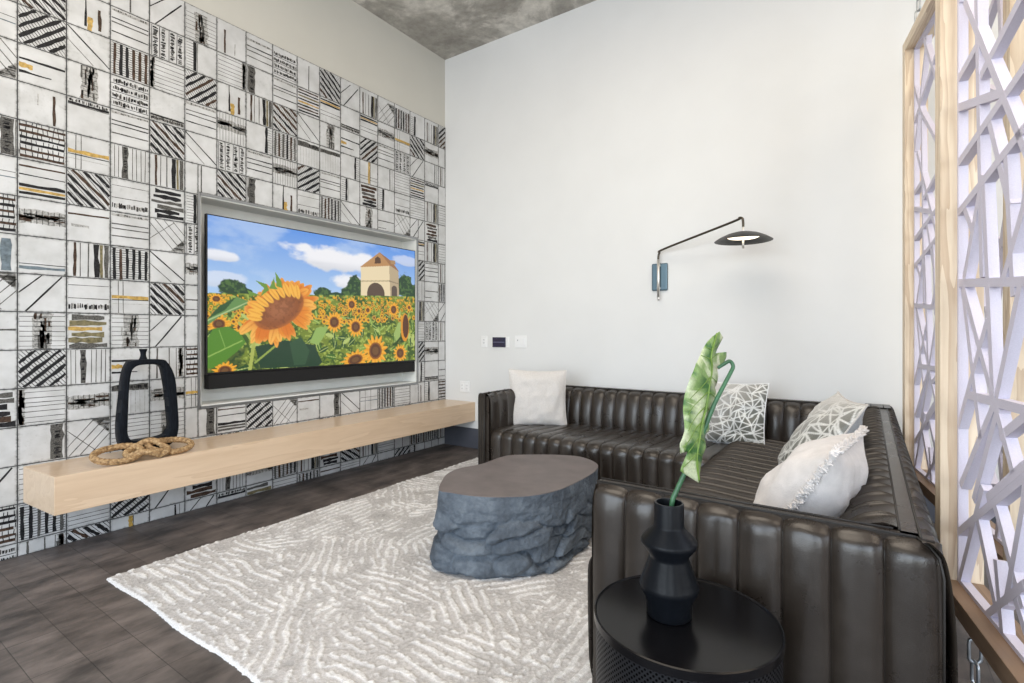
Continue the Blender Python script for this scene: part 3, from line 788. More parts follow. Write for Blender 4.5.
# ------------------------------------------------------------------ rock coffee table
def catmull(pts, n, closed=True):
    out = []; N = len(pts)
    for i in range(N if closed else N - 1):
        p0, p1, p2, p3 = (Vector(pts[(i + k) % N] if closed else pts[min(max(i + k, 0), N - 1)]) for k in (-1, 0, 1, 2))
        for j in range(n):
            t = j / n
            out.append(.5 * ((2 * p1) + (p2 - p0) * t + (2 * p0 - 5 * p1 + 4 * p2 - p3) * t * t + (3 * p1 - p0 - 3 * p2 + p3) * t ** 3))
    if not closed: out.append(Vector(pts[-1]))
    return out
def make_rock():
    top = [(-1.787, 1.955), (-1.896, 2.10), (-1.955, 2.212), (-1.970, 2.33), (-1.925, 2.485), (-1.925, 2.72), (-1.84, 2.827), (-1.679, 2.937), (-1.53, 2.985), (-1.421, 2.945), (-1.337, 2.865), (-1.289, 2.729), (-1.274, 2.498), (-1.287, 2.303), (-1.345, 2.15), (-1.472, 2.03), (-1.586, 1.975), (-1.698, 1.955)]
    ring = catmull(top, 18); n = len(ring)
    cx = sum(p.x for p in ring) / n; cy = sum(p.y for p in ring) / n
    ZT = .40
    o = empty('rock_coffee_table', (cx, cy, .0185))
    tag(o, 'low carved rock coffee table with smooth grey top on the rug', 'coffee table')
    rows = 64; v = []; f = []
    for r in range(rows + 1):
        t = r / rows; z = .0 + (ZT - .019) * (1 - t)
        for k, p in enumerate(ring):
            d = Vector((p.x - cx, p.y - cy)); L = d.length; d /= L
            q = Vector((p.x * 3.2, p.y * 3.2, z * 5))
            fall = min(1, t * 5)
            # stepped strata: ledges whose height drifts round the rock
            wob = Vector((noise.noise(q * 2.2), noise.noise(q * 2.2 + Vector((7, 1, 3))), 0)) * .05
            cell = Vector((p.x * 4.2 + wob.x * 4, p.y * 4.2 + wob.y * 4, z * 13 + noise.noise((p.x * 2.2, p.y * 2.2, 4.)) * 1.3 + wob.x * 8))
            dist, cps = noise.voronoi(cell)
            cv = noise.cell(cps[0] * 3.7 + Vector((11, 5, 2)))
            gap = min(1, (dist[1] - dist[0]) / .16)
            lowf = min(1, max(.12, (t - .22) / .25))
            big = noise.fractal(q, 1.0, 2.0, 4) * .012
            fine = noise.fractal(Vector((p.x * 22, p.y * 22, z * 36)), 1, 2, 4) * .005
            off = fall * (big + fine + lowf * (.004 - .026 * cv - .022 * (1 - gap)) + t * (.012 + .050 * max(0, -d.y) - .042 * max(0, -d.x)) - fall * .020 * max(0, -d.x) * min(1, t * 2.5))
            if t > .94: off -= (t - .94) / .06 * .02
            v.append((p.x - cx + d.x * off, p.y - cy + d.y * off, z))
    for r in range(rows):
        for k in range(n):
            f.append((r * n + k, (r + 1) * n + k, (r + 1) * n + (k + 1) % n, r * n + (k + 1) % n))
    b = MB(); b.add(v, f, 0, True); b.f.append([rows * n + k for k in range(n)]); b.m.append(0); b.sm.append(False)
    m, nt, B, N, L = new_mat('rough_rock'); B.inputs['Roughness'].default_value = .75
    tc = N.new('ShaderNodeTexCoord'); ns = N.new('ShaderNodeTexNoise'); ns.inputs['Scale'].default_value = 7; ns.inputs['Detail'].default_value = 9; ns.inputs['Roughness'].default_value = .68
    L.new(tc.outputs['Object'], ns.inputs['Vector'])
    r_ = ramp(N, [(.3, (.045, .056, .072)), (.5, (.098, .122, .152)), (.72, (.19, .225, .262))]); L.new(ns.outputs['Fac'], r_.inputs[0]); L.new(r_.outputs[0], B.inputs['Base Color'])
    n2 = N.new('ShaderNodeTexNoise'); n2.inputs['Scale'].default_value = 45; n2.inputs['Detail'].default_value = 6; L.new(tc.outputs['Object'], n2.inputs['Vector'])
    bp = N.new('ShaderNodeBump'); bp.inputs['Strength'].default_value = .6; bp.inputs['Distance'].default_value = .02; L.new(n2.outputs['Fac'], bp.inputs['Height']); L.new(bp.outputs[0], B.inputs['Normal'])
    b.build('rock_base', m, o)
    b = MB(); v = [(p.x - cx, p.y - cy, ZT - .019) for p in ring]
    v2 = [((p.x - cx) * .992, (p.y - cy) * .992, ZT - .016) for p in ring]
    b.add(v + v2, [(k, (k + 1) % n, n + (k + 1) % n, n + k) for k in range(n)] + [tuple(range(n, 2 * n))], 0)
    tag(b.build('smooth_top', plain('honed_stone', (.135, .112, .108), .5, var=.16, scale=9, bump=.06, bscale=120), o), 'smooth brownish grey top')
make_rock()

# ------------------------------------------------------------------ sectional sofa
ZS = .725
FR = [0, .012, .03, .07, .14, .24, .36, .5, .64, .76, .86, .93, .97, .988]
def channels(mb, prof, mapf, s0, s1, n, bulge, side, mat=0, res=4, phase=None):
    pts = [Vector((p[0], p[1])) for p in catmull([(q[0], q[1], 0) for q in prof], res, False)]
    nr = []
    for i in range(len(pts)):
        t = (pts[min(i + 1, len(pts) - 1)] - pts[max(i - 1, 0)]).normalized()
        nr.append(Vector((t.y, -t.x)) * side)
    ss = []
    for c in range(n):
        for q in FR:
            ss.append((c + q) / n)
    ss.append(1.)
    v = []; f = []
    for u in ss:
        fr = (u * n) % 1.0
        k = abs(math.sin(PI * fr)) ** .42
        ch = int(u * n)
        for i, p in enumerate(pts):
            endf = min(1, i / 2., (len(pts) - 1 - i) / 2.)
            wr = noise.noise((ch * 3.7 + fr * 2, i * .35, s0 * 5)) * .0035 * k
            q = p + nr[i] * (-bulge * (1 - k) * (.35 + .65 * endf) + wr * endf)
            v.append(mapf(s0 + (s1 - s0) * u, q.x, q.y))
    m = len(pts)
    for a in range(len(ss) - 1):
        for i in range(m - 1):
            f.append((a * m + i, a * m + i + 1, (a + 1) * m + i + 1, (a + 1) * m + i))
    mb.add(v, f, mat, True)
alongX = lambda s, p, q: (s, p, q)      # profile in (Y,z)
alongY = lambda s, p, q: (p, s, q)      # profile in (X,z)
SO = (-.9, 3.0, .02)
sofa = empty('sectional_sofa', (0, 0, 0))
tag(sofa, 'dark brown channel-tufted leather corner sofa along the back wall', 'sofa')
LX0, RX1, NY0, BY1 = -2.47, .140, 1.467, 4.135
FY = 3.155        # front of the long seat
# --- seats
b = MB()
channels(b, [(3.96, .425), (3.80, .437), (3.5, .452), (3.28, .462), (3.20, .455), (3.162, .425), (3.155, .37), (3.158, .2), (3.165, .03)], alongX, -2.372, -.77, 16, .020, 1)
b.box(-2.37, -.78, 3.2, 3.96, .05, .40)
b.build('seat', M['leather'], sofa)
b = MB()
channels(b, [(-.06, .425), (-.2, .44), (-.45, .456), (-.63, .468), (-.71, .462), (-.748, .432), (-.757, .375), (-.755, .2), (-.75, .03)], alongY, 1.585, 3.93, 24, .020, -1)
b.box(-.70, -.06, 1.6, 3.93, .05, .40)
v = []
b.build('seat', M['leather'], sofa)
# --- backrests
b = MB()
channels(b, [(3.905, .38), (3.90, .48), (3.912, .59), (3.938, .67), (3.97, .710), (4.015, ZS)], alongX, -2.40, .04, 24, .018, -1)
b.box(-2.42, .05, 3.96, BY1 - .012, .04, ZS - .035)
channels(b, [(4.055, ZS), (4.095, .712), (4.125, .68), (4.133, .6), (4.133, .03)], alongX, -2.46, .12, 25, .008, -1)
b.build('backrest', M['leather'], sofa)
b = MB()
channels(b, [(-.10, .38), (-.10, .47), (-.085, .575), (-.05, .66), (.002, .708), (.064, ZS)], alongY, 1.55, 3.97, 24, .018, 1)
b.box(-.04, .115, 1.5, 4.10, .04, ZS - .05)
channels(b, [(.102, ZS), (.118, .714), (.133, .69), (.145, .6), (.151, .45), (.150, .03)], alongY, NY0 + .006, BY1, 27, .012, 1)
b.build('backrest', M['leather'], sofa)
# --- arms
b = MB()
channels(b, [(1.515, ZS), (1.488, .714), (1.470, .685), (1.464, .6), (1.462, .4), (1.465, .03)], alongX, -.709, RX1, 8, .020, 1)
channels(b, [(1.545, ZS), (1.572, .712), (1.588, .67), (1.592, .55), (1.592, .40)], alongX, -.709, .0, 7, .015, -1)
b.box(-.700, RX1 - .012, 1.492, 1.565, .04, ZS - .03)
v = [(-.708, y, z) for y, z in ((1.476, .03), (1.472, .6), (1.478, .68), (1.50, ZS - .006), (1.56, ZS - .006), (1.58, .68), (1.585, .6), (1.585, .03))]
b.add(v, [tuple(range(8))], 0)
b.build('arm', M['leather'], sofa)
b = MB()
channels(b, [(-2.425, ZS), (-2.397, .713), (-2.378, .68), (-2.372, .6), (-2.370, .40)], alongY, FY + .002, 3.95, 7, .014, 1)
channels(b, [(-2.445, ZS), (-2.463, .713), (-2.47, .68), (-2.47, .5), (-2.47, .03)], alongY, FY + .002, BY1, 9, .012, -1)
b.box(-2.462, -2.385, FY + .012, 4.1, .04, ZS - .02)
b.box(-2.470, -2.414, FY - .002, FY + .02, .03, ZS)
b.build('arm', M['leather'], sofa)
# --- top rail: flat capping strip with stitched piping, and the corner patch
b = MB()
b.box(-.709, .128, 1.511, 1.547, ZS - .06, ZS + .001)
b.box(.062, .104, 1.513, BY1 - .01, ZS - .03, ZS + .001)
b.box(-2.447, .096, 4.012, 4.058, ZS - .03, ZS + .003)
b.box(-2.447, -2.423, FY - .003, 4.058, ZS - .03, ZS + .003)
b.box(-.012, .122, 3.93, BY1 - .004, ZS - .03, ZS + .006)
rail = b.build('top_rail', M['leather_flat'], sofa, .002)
b = MB()
pr = .0032
def pipe(*p): b.tube([(x, y, z) for x, y, z in p], pr, 6)
zt = ZS + .002
pipe((-.709, 1.513, zt), (.094, 1.513, zt)); pipe((-.709, 1.547, zt), (.052, 1.547, zt))
pipe((.064, 1.547, zt), (.064, 3.93, zt)); pipe((.102, 1.513, zt), (.102, 3.93, zt))
pipe((-.012, 3.93, zt + .003), (.122, 3.93, zt + .003)); pipe((.02, 3.94, zt + .003), (.02, 4.12, zt + .003)); pipe((.085, 3.94, zt + .003), (.085, 4.12, zt + .003))
pipe((-2.42, 4.012, zt), (-.012, 4.012, zt)); pipe((-2.44, 4.058, zt), (-.012, 4.058, zt))
pipe((-2.447, FY - .003, zt), (-2.447, 4.05, zt)); pipe((-2.423, FY - .003, zt), (-2.423, 4.012, zt))
for x in (-2.468, -2.447, -2.423, -2.415): pipe((x, FY - .003, .03), (x, FY - .003, ZS))
b.tube([(RX1 - .001, 1.4655, .03), (RX1 - .001, 1.4655, .66), (RX1 - .008, 1.474, .700), (.118, 1.490, .716), (.094, 1.513, zt)], .0028, 6)
tag(b.build('piping', M['thread'], rail), 'dark stitched piping')
# --- plinth and short feet
b = MB(); b.box(-2.44, -.72, 3.2, 4.1, .035, .06); b.box(-.70, .10, 1.5, 4.1, .035, .06); b.build('base_frame', M['dark'], sofa)
for x, y, z0 in ((-2.40, 3.22, .018), (-2.40, 4.05, 0), (.06, 4.05, 0), (.08, 1.55, 0), (-.64, 1.55, .018)):
    b = MB(); b.box(x - .03, x + .03, y - .03, y + .03, z0, .037); b.build('foot', M['dark'], sofa)

# ------------------------------------------------------------------ cushions
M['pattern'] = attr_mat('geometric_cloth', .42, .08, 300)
def pattern_cols(n, seed, glare_fade):
    r = np.random.default_rng(seed); k = 10
    pts = np.zeros((k + 1, k + 1, 2))
    for i in range(k + 1):
        for j in range(k + 1): pts[i, j] = (-1.08 + 2.16 * i / k + r.uniform(-.11, .11), -1.08 + 2.16 * j / k + r.uniform(-.11, .11))
    seg = []
    for i in range(k + 1):
        for j in range(k + 1):
            if i < k and r.random() < .85: seg.append((pts[i, j], pts[i + 1, j]))
            if j < k and r.random() < .85: seg.append((pts[i, j], pts[i, j + 1]))
            if i < k and j < k:
                if r.random() < .5: seg.append((pts[i, j], pts[i + 1, j + 1]))
                else: seg.append((pts[i + 1, j], pts[i, j + 1]))
                if r.random() < .25 and i < k - 1: seg.append((pts[i, j], pts[i + 2, j + 1]))
    U, V = np.meshgrid(np.linspace(-1, 1, n + 1), np.linspace(-1, 1, n + 1))
    D = np.full(U.shape, 9.)
    for p, q in seg:
        dx, dy = q - p; t = np.clip(((U - p[0]) * dx + (V - p[1]) * dy) / (dx * dx + dy * dy), 0, 1)
        D = np.minimum(D, np.hypot(U - p[0] - t * dx, V - p[1] - t * dy))
    m = np.clip((.021 - D) / .010, 0, 1)[..., None]
    f = np.clip(glare_fade[2] + .75 * (glare_fade[0] * U + glare_fade[1] * V), 0, 1)[..., None]  # foil glare painted into the colour; pattern pales to plain cloth there
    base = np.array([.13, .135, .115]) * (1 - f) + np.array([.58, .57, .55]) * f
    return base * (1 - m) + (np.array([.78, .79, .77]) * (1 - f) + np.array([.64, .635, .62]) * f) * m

def cushion(name, size, thick, res, seed=1, sag=.05):
    """Pillow in its own frame: face in XY, +Z is the front. Returns (front mesh, back mesh data)"""
    n = res
    def side(sg):
        P = np.zeros((n + 1, n + 1, 3))
        for i in range(n + 1):
            for j in range(n + 1):
                u = -1 + 2 * i / n; v = -1 + 2 * j / n
                hx = size[0] / 2; hy = size[1] / 2
                pin = .07
                x = u * hx * (1 - pin * (1 - v * v) * (abs(u)) ** 3); y = v * hy * (1 - pin * (1 - u * u) * (abs(v)) ** 3)
                e = max(0, 1 - abs(u) ** 2.3) ** .62 * max(0, 1 - abs(v) ** 2.3) ** .62
                z = sg * thick / 2 * e
                z += (noise.noise((u * 2.2 + seed, v * 2.2, sg)) * .02 + noise.noise((u * 6 + seed, v * 6, sg * 2)) * .005) * min(1, e * 1.4)
                y -= sag * .4 * e * (1 if v < 0 else .3)
                P[j, i] = (x, y, z)
        return P
    return side(1), side(-1)
def place_cushion(name, label, group, center, right, up, size, thick, fm, bm_, seed, glare_fade=None):
    right = Vector(right).normalized(); up = Vector(up); up = (up - right * up.dot(right)).normalized(); nrm = right.cross(up)
    o = empty(name, center)
    o.matrix_world = Matrix.Translation(center) @ Matrix((right, up, nrm)).transposed().to_4x4()
    res = 120 if glare_fade else 40
    f_, b_ = cushion(name, size, thick, res, seed=seed)
    grid_mesh('front_cover', f_, fm, o, cols=pattern_cols(res, seed, glare_fade) if glare_fade else None); grid_mesh('back_cover', b_, bm_, o)
    # edge seam
    n = f_.shape[0]
    loop = [tuple(f_[0, i]) for i in range(n)] + [tuple(f_[i, n - 1]) for i in range(1, n)] + [tuple(f_[n - 1, i]) for i in range(n - 2, -1, -1)] + [tuple(f_[i, 0]) for i in range(n - 2, 0, -1)]
    tag(o, label, 'cushion', group)
    return o, loop
c1, lp = place_cushion('throw_pillow', 'plain off-white linen pillow propped in the left corner of the leather sofa', None, Vector((-2.243, 3.65, .655)), (.72, .62, -.03), (-.10, .13, 1), (.49, .47), .15, M['linen'], M['linen'], 2)
b = MB(); b.tube(lp, .004, 6, closed=True); b.build('seam', M['linen'], c1)
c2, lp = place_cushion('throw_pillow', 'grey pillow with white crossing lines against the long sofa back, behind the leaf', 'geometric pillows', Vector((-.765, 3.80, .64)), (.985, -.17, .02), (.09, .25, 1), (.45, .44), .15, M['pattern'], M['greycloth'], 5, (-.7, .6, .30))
b = MB(); b.tube(lp, .004, 6, closed=True); b.build('seam', M['white'], c2)
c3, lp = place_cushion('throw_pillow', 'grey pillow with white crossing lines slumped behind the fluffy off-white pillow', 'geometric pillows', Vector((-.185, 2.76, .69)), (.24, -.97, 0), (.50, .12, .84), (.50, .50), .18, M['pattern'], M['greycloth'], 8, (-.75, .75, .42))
b = MB(); b.tube(lp, .004, 6, closed=True); b.build('seam', M['linen'], c3)
c4, lp = place_cushion('throw_pillow', 'fluffy off-white velvet pillow with ruffled edge nearest the sofa arm', None, Vector((-.165, 1.985, .65)), (-.14, -.99, 0), (.52, .06, .84), (.46, .48), .25, M['velvet'], M['velvet'], 11)
b = MB(); random.seed(3)
lpv = [Vector(p) for p in lp]
for k in range(len(lpv)):
    p = lpv[k]; q = lpv[(k + 1) % len(lpv)]
    for s in range(6):
        c = p.lerp(q, s / 6); d = Vector((c.x, c.y, 0)).normalized()
        tip = c + d * random.uniform(.008, .02) + Vector((random.uniform(-.008, .008), random.uniform(-.008, .008), random.uniform(-.016, .016)))
        b.tube([c - d * .006, c + d * .005 + Vector((0, 0, random.uniform(-.008, .008))), tip], [.005, .006, .002], 5)
b.build('ruffle_trim', M['velvet'], c4)

# ------------------------------------------------------------------ side table
def perforated():
    m, nt, B, N, L = new_mat('perforated_black_metal'); B.inputs['Roughness'].default_value = .45; B.inputs['Metallic'].default_value = .3
    uv = N.new('ShaderNodeUVMap'); uv.uv_map = 'UVMap'
    mp = N.new('ShaderNodeMapping'); mp.inputs['Scale'].default_value = (1, 1, 1); L.new(uv.outputs[0], mp.inputs['Vector'])
    br = N.new('ShaderNodeVectorMath'); br.operation = 'FRACTION'; L.new(mp.outputs[0], br.inputs[0])
    sb = N.new('ShaderNodeVectorMath'); sb.operation = 'SUBTRACT'; sb.inputs[1].default_value = (.5, .5, 0); L.new(br.outputs[0], sb.inputs[0])
    ln = N.new('ShaderNodeVectorMath'); ln.operation = 'LENGTH'; L.new(sb.outputs[0], ln.inputs[0])
    lt = N.new('ShaderNodeMath'); lt.operation = 'LESS_THAN'; lt.inputs[1].default_value = .30; L.new(ln.outputs['Value'], lt.inputs[0])
    mx = N.new('ShaderNodeMix'); mx.data_type = 'RGBA'; mx.inputs[6].default_value = (.010, .011, .014, 1); mx.inputs[7].default_value = (.001, .001, .001, 1)
    L.new(lt.outputs[0], mx.inputs['Factor']); L.new(mx.outputs[2], B.inputs['Base Color'])
    sp = N.new('ShaderNodeMath'); sp.operation = 'MULTIPLY_ADD'; sp.inputs[1].default_value = -.5; sp.inputs[2].default_value = .5; L.new(lt.outputs[0], sp.inputs[0]); L.new(sp.outputs[0], B.inputs['Specular IOR Level'])
    return m
TXc, TYc, TZ, TR = -.350, 1.220, .543, .2075
tb = empty('side_table', (TXc, TYc, 0))
tag(tb, 'round black metal drum side table with perforated sides by the sofa arm', 'side table')
b = MB(); b.lathe([(0, TZ - .004), (TR - .006, TZ - .004), (TR - .003, TZ), (TR, TZ - .002), (TR, TZ - .02), (TR - .004, TZ - .022), (0, TZ - .022)], (0, 0, 0), 96)
b.build('table_top', plain('black_lacquer', (.004, .004, .005), .22, .0, var=.1, spec=.25), tb, auto=.5)
R0 = TR - .004; zb, zt_ = .012, TZ - .021; nU = 96
me = bpy.data.meshes.new('drum'); bmv = bmesh.new(); uvl = bmv.loops.layers.uv.new('UVMap')
ringv = [[bmv.verts.new((R0 * math.cos(2 * PI * k / nU), R0 * math.sin(2 * PI * k / nU), z)) for k in range(nU)] for z in (zb, zt_)]
NU = 210; NV = round(NU * (zt_ - zb) / (2 * PI * R0))
for k in range(nU):
    fce = bmv.faces.new((ringv[0][k], ringv[0][(k + 1) % nU], ringv[1][(k + 1) % nU], ringv[1][k])); fce.smooth = True
    for lp_, (uu, vv) in zip(fce.loops, ((k, 0), (k + 1, 0), (k + 1, 1), (k, 1))):
        # rotated 45 degrees: staggered holes
        U = uu / nU * NU; V = vv * NV
        lp_[uvl].uv = ((U + V) * .5 * 1.0 + 0, (U - V) * .5)
bmv.to_mesh(me); bmv.free(); me.materials.append(perforated())
link(bpy.data.objects.new('drum', me), tb)
b = MB(); b.lathe([(0, 0), (R0 - .002, 0), (R0 + .001, .004), (R0 + .001, .014), (R0 - .004, .015)], (0, 0, 0), 96); b.build('base_ring', M['blackmetal'], tb, auto=.5)

# ------------------------------------------------------------------ vase and leaf
vz = TZ - .004
vs = empty('ceramic_vase', (-.383, 1.210, vz))
tag(vs, 'matte black angular ceramic vase standing on the round black side table', 'vase')
b = MB()
b.lathe([(0, .0), (.048, .0), (.051, .003), (.0515, .034), (.0655, .062), (.067, .068), (.0655, .076), (.045, .133), (.0445, .140), (.0625, .164), (.064, .170), (.062, .177), (.036, .204), (.034, .210), (.034, .258), (.0325, .262), (.029, .262), (.0275, .258), (.0275, .20), (.04, .17), (.03, .14), (.0, .135)], (0, 0, 0), 64)
vo_ = b.build('vase_body', M['vase'], vs, auto=.9)
pet = [(-.385, 1.2235, .70), (-.381, 1.225, .791), (-.372, 1.234, .825), (-.347, 1.254, .891), (-.324, 1.273, .955), (-.301, 1.292, 1.026), (-.282, 1.308, 1.073), (-.269, 1.32, 1.104), (-.265, 1.325, 1.118), (-.272, 1.323, 1.13), (-.284, 1.318, 1.123), (-.297, 1.312, 1.113)]
lo = empty('monstera_leaf', (-.385, 1.2235, .70))
tag(lo, 'single green and cream split leaf on a bent stalk in the black vase', 'leaf')
loc = Vector(lo.location)
pts = [p - loc for p in catmull(pet, 6, False)]
b = MB(); b.tube(pts, [.0062 - .0022 * i / len(pts) for i in range(len(pts))], 10); b.build('leaf_stalk', M['stem'], lo)
LO = [(.0171, .089), (.0336, .0733), (.0146, .0464), (.0083, .035), (.0595, .0372), (.0634, .0246), (.053, .0008), (.0171, -.0045), (.0209, -.0216), (-.0041, -.0471), (.0083, -.0783), (-.0164, -.1163), (-.0103, -.1503), (-.0405, -.1599), (-.0405, -.1863), (-.0582, -.2034), (-.0698, -.2666), (-.1313, -.2303), (-.1204, -.2006), (-.1149, -.1855), (-.1367, -.1887), (-.1421, -.1661), (-.1259, -.1367), (-.1204, -.0931), (-.1094, -.056), (-.0982, -.0185), (-.0813, .0128), (-.0582, .0315), (-.0285, .0638), (-.0103, .0769)]
MID = [(.0045, .0836), (-.0205, .0305), (-.0164, .0003), (-.0285, -.0422), (-.0405, -.0875), (-.0582, -.1251), (-.0698, -.1628), (-.0813, -.2065), (-.0721, -.2597)]
P0 = Vector((-.297, 1.312, 1.113)); HD = Vector((.301, .9534, 0)); ND = Vector((-.9534, .301, 0))
def midx(z):
    m_ = sorted(MID, key=lambda p: -p[1])
    for (x0, z0), (x1, z1) in zip(m_, m_[1:]):
        if z1 <= z <= z0: return x0 + (x1 - x0) * (z0 - z) / (z0 - z1)
    return m_[0][0] if z > m_[0][1] else m_[-1][0]
def leafpos(hx, z, lift=0.):
    d = hx - midx(z)
    bend = abs(d) * .10 + .005 * math.sin(z * 42 + d * 25) * min(1, abs(d) * 25) + .006
    return P0 + HD * hx + Vector((0, 0, z)) + ND * (bend - lift) - loc
def inside(x, y, poly):
    c = False
    for i in range(len(poly)):
        x0, y0 = poly[i]; x1, y1 = poly[i - 1]
        if (y0 > y) != (y1 > y) and x < (x1 - x0) * (y - y0) / (y1 - y0) + x0: c = not c
    return c
bmv = bmesh.new()
ol = []
for i in range(len(LO)):
    a_, c_ = Vector(LO[i]), Vector(LO[(i + 1) % len(LO)])
    k = max(1, int((c_ - a_).length / .007))
    for j in range(k): ol.append(tuple(a_.lerp(c_, j / k)))
vv = [bmv.verts.new((x, y, 0)) for x, y in ol]
fce = bmv.faces.new(vv)
bmesh.ops.triangulate(bmv, faces=[fce])
for _ in range(2):
    bmesh.ops.subdivide_edges(bmv, edges=[e for e in bmv.edges if e.calc_length() > .012], cuts=1)
    bmesh.ops.triangulate(bmv, faces=bmv.faces[:])
cols = []
bmv.verts.ensure_lookup_table()
for v in bmv.verts:
    x, z = v.co.x, v.co.y
    nn = noise.noise((x * 38, z * 16, 1.3)) + .5 * noise.noise((x * 90, z * 60, 4.))
    if nn > .12: g = (.56, .62, .40)
    elif nn < -.35: g = (.045, .14, .03)
    else: g = (.21, .33, .10)
    cols.append(g); v.co = leafpos(x, z)
me = bpy.data.meshes.new('leaf_blade'); bmv.to_mesh(me); bmv.free()
for p in me.polygons: p.use_smooth = True
mleaf = attr_mat('variegated_leaf', .32, .15, 200); me.materials.append(mleaf); set_cols(me, np.array(cols))
mleaf.node_tree.nodes['Principled BSDF'].inputs['Transmission Weight'].default_value = 0.
bl = bpy.data.objects.new('leaf_blade', me); link(bl, lo)
sd = bl.modifiers.new('t', 'SOLIDIFY'); sd.thickness = .0009
b = MB()
mp_ = [leafpos(x, z, .0012) for x, z in MID]
b.tube(catmull([tuple(p) for p in mp_], 5, False), .0024, 8)
for i, z in enumerate((.045, .022, -.02, -.055, -.09, -.125, -.16, -.195)):
    for sgn in (-1, 1):
        pl = []
        for j in range(9):
            x = midx(z) + sgn * j * .009; zq = z - (.05 * (j / 8) ** 1.2 if z < .02 else -.02 * j / 8)
            if not inside(x, zq, ol): break
            pl.append(tuple(leafpos(x, zq, .0008)))
        if len(pl) > 2: b.tube(pl, [.0017 - .0009 * q / len(pl) for q in range(len(pl))], 6)
b.build('leaf_vein', M['vein'], bl)

# ------------------------------------------------------------------ sculpture and rope on the shelf
O_ = [(1.289, 1.098), (1.333, 1.098), (1.326, 1.079), (1.326, 1.06), (1.337, 1.043), (1.397, 1.033), (1.431, 1.012), (1.459, .96), (1.476, .895), (1.486, .767), (1.493, .638), (1.490, .580), (1.476, .535), (1.442, .503), (1.397, .486), (1.331, .478), (1.250, .483), (1.216, .503), (1.192, .545), (1.182, .6), (1.182, .683), (1.192, .799), (1.202, .917), (1.212, .975), (1.227, 1.013), (1.252, 1.033), (1.288, 1.043), (1.299, 1.06), (1.299, 1.079)]
H_ = [(1.251, .985), (1.273, 1.001), (1.31, 1.006), (1.364, 1.004), (1.395, .995), (1.41, .969), (1.431, .836), (1.445, .67), (1.448, .619), (1.436, .585), (1.408, .565), (1.331, .557), (1.262, .560), (1.234, .575), (1.222, .612), (1.222, .653), (1.229, .855), (1.239, .956)]
def sculpture():
    o = empty('loop_sculpture', (-3.58, 1.335, .477))
    tag(o, 'black open-loop vase sculpture with small neck standing on the oak shelf', 'sculpture')
    def resample(pts, n, a0):
        c = catmull([(p[0], p[1], 0) for p in pts], 8); cx, cz = 1.335, .78
        return c
    # match the outline and the hole by angle round the centre
    cx, cz = 1.335, .76
    def radial(pts):
        c = [(p.x - cx, p.y - cz) for p in catmull([(q[0], q[1], 0) for q in pts], 8)]
        return c
    body = [p for p in O_ if p[1] < 1.0425] 
    neck = [p for p in O_ if p[1] >= 1.0425]
    bo = radial(body); ho = radial(H_); n = 160
    def at_ang(c, a_):
        best = None
        dx, dz = math.cos(a_), math.sin(a_)
        for i in range(len(c)):
            x0, z0 = c[i]; x1, z1 = c[(i + 1) % len(c)]
            den = dx * (z1 - z0) - dz * (x1 - x0)
            if abs(den) < 1e-12: continue
            t = (x0 * (z1 - z0) - z0 * (x1 - x0)) / den; s_ = (x0 * dz - z0 * dx) / den
            if t > 0 and -1e-6 <= s_ <= 1 + 1e-6: best = t if best is None else max(best, t)
        return best
    XF, XB = .038, -.038
    rows = []
    for k in range(n):
        a_ = 2 * PI * k / n; ro = at_ang(bo, a_); ri = at_ang(ho, a_)
        ca, sa = math.cos(a_), math.sin(a_); e = .006
        sec = [(ri, XB + e), (ri, XF - e), (ri + e * .7, XF - e * .2), (ri + 2 * e, XF), (ro - 2 * e, XF), (ro - e * .7, XF - e * .2), (ro, XF - e), (ro, XB + e), (ro - e, XB), (ri + e, XB)]
        rows.append([(x, cx + r * ca - 1.335, cz + r * sa - .477) for r, x in sec])
    v = [p for r in rows for p in r]; m = 10; f = []
    for k in range(n):
        for i in range(m):
            f.append((k * m + i, k * m + (i + 1) % m, ((k + 1) % n) * m + (i + 1) % m, ((k + 1) % n) * m + i))
    b = MB(); b.add(v, f, 0, True); b.build('loop_body', M['sculpt'], o, auto=.7)
    b = MB(); b.lathe([(.026, .552), (.018, .568), (.014, .585), (.015, .600), (.021, .618), (.022, .621), (.016, .621), (.011, .60), (0, .59)], (0, -.023, 0), 28); b.build('neck', M['sculpt'], o, auto=.8)
sculpture()
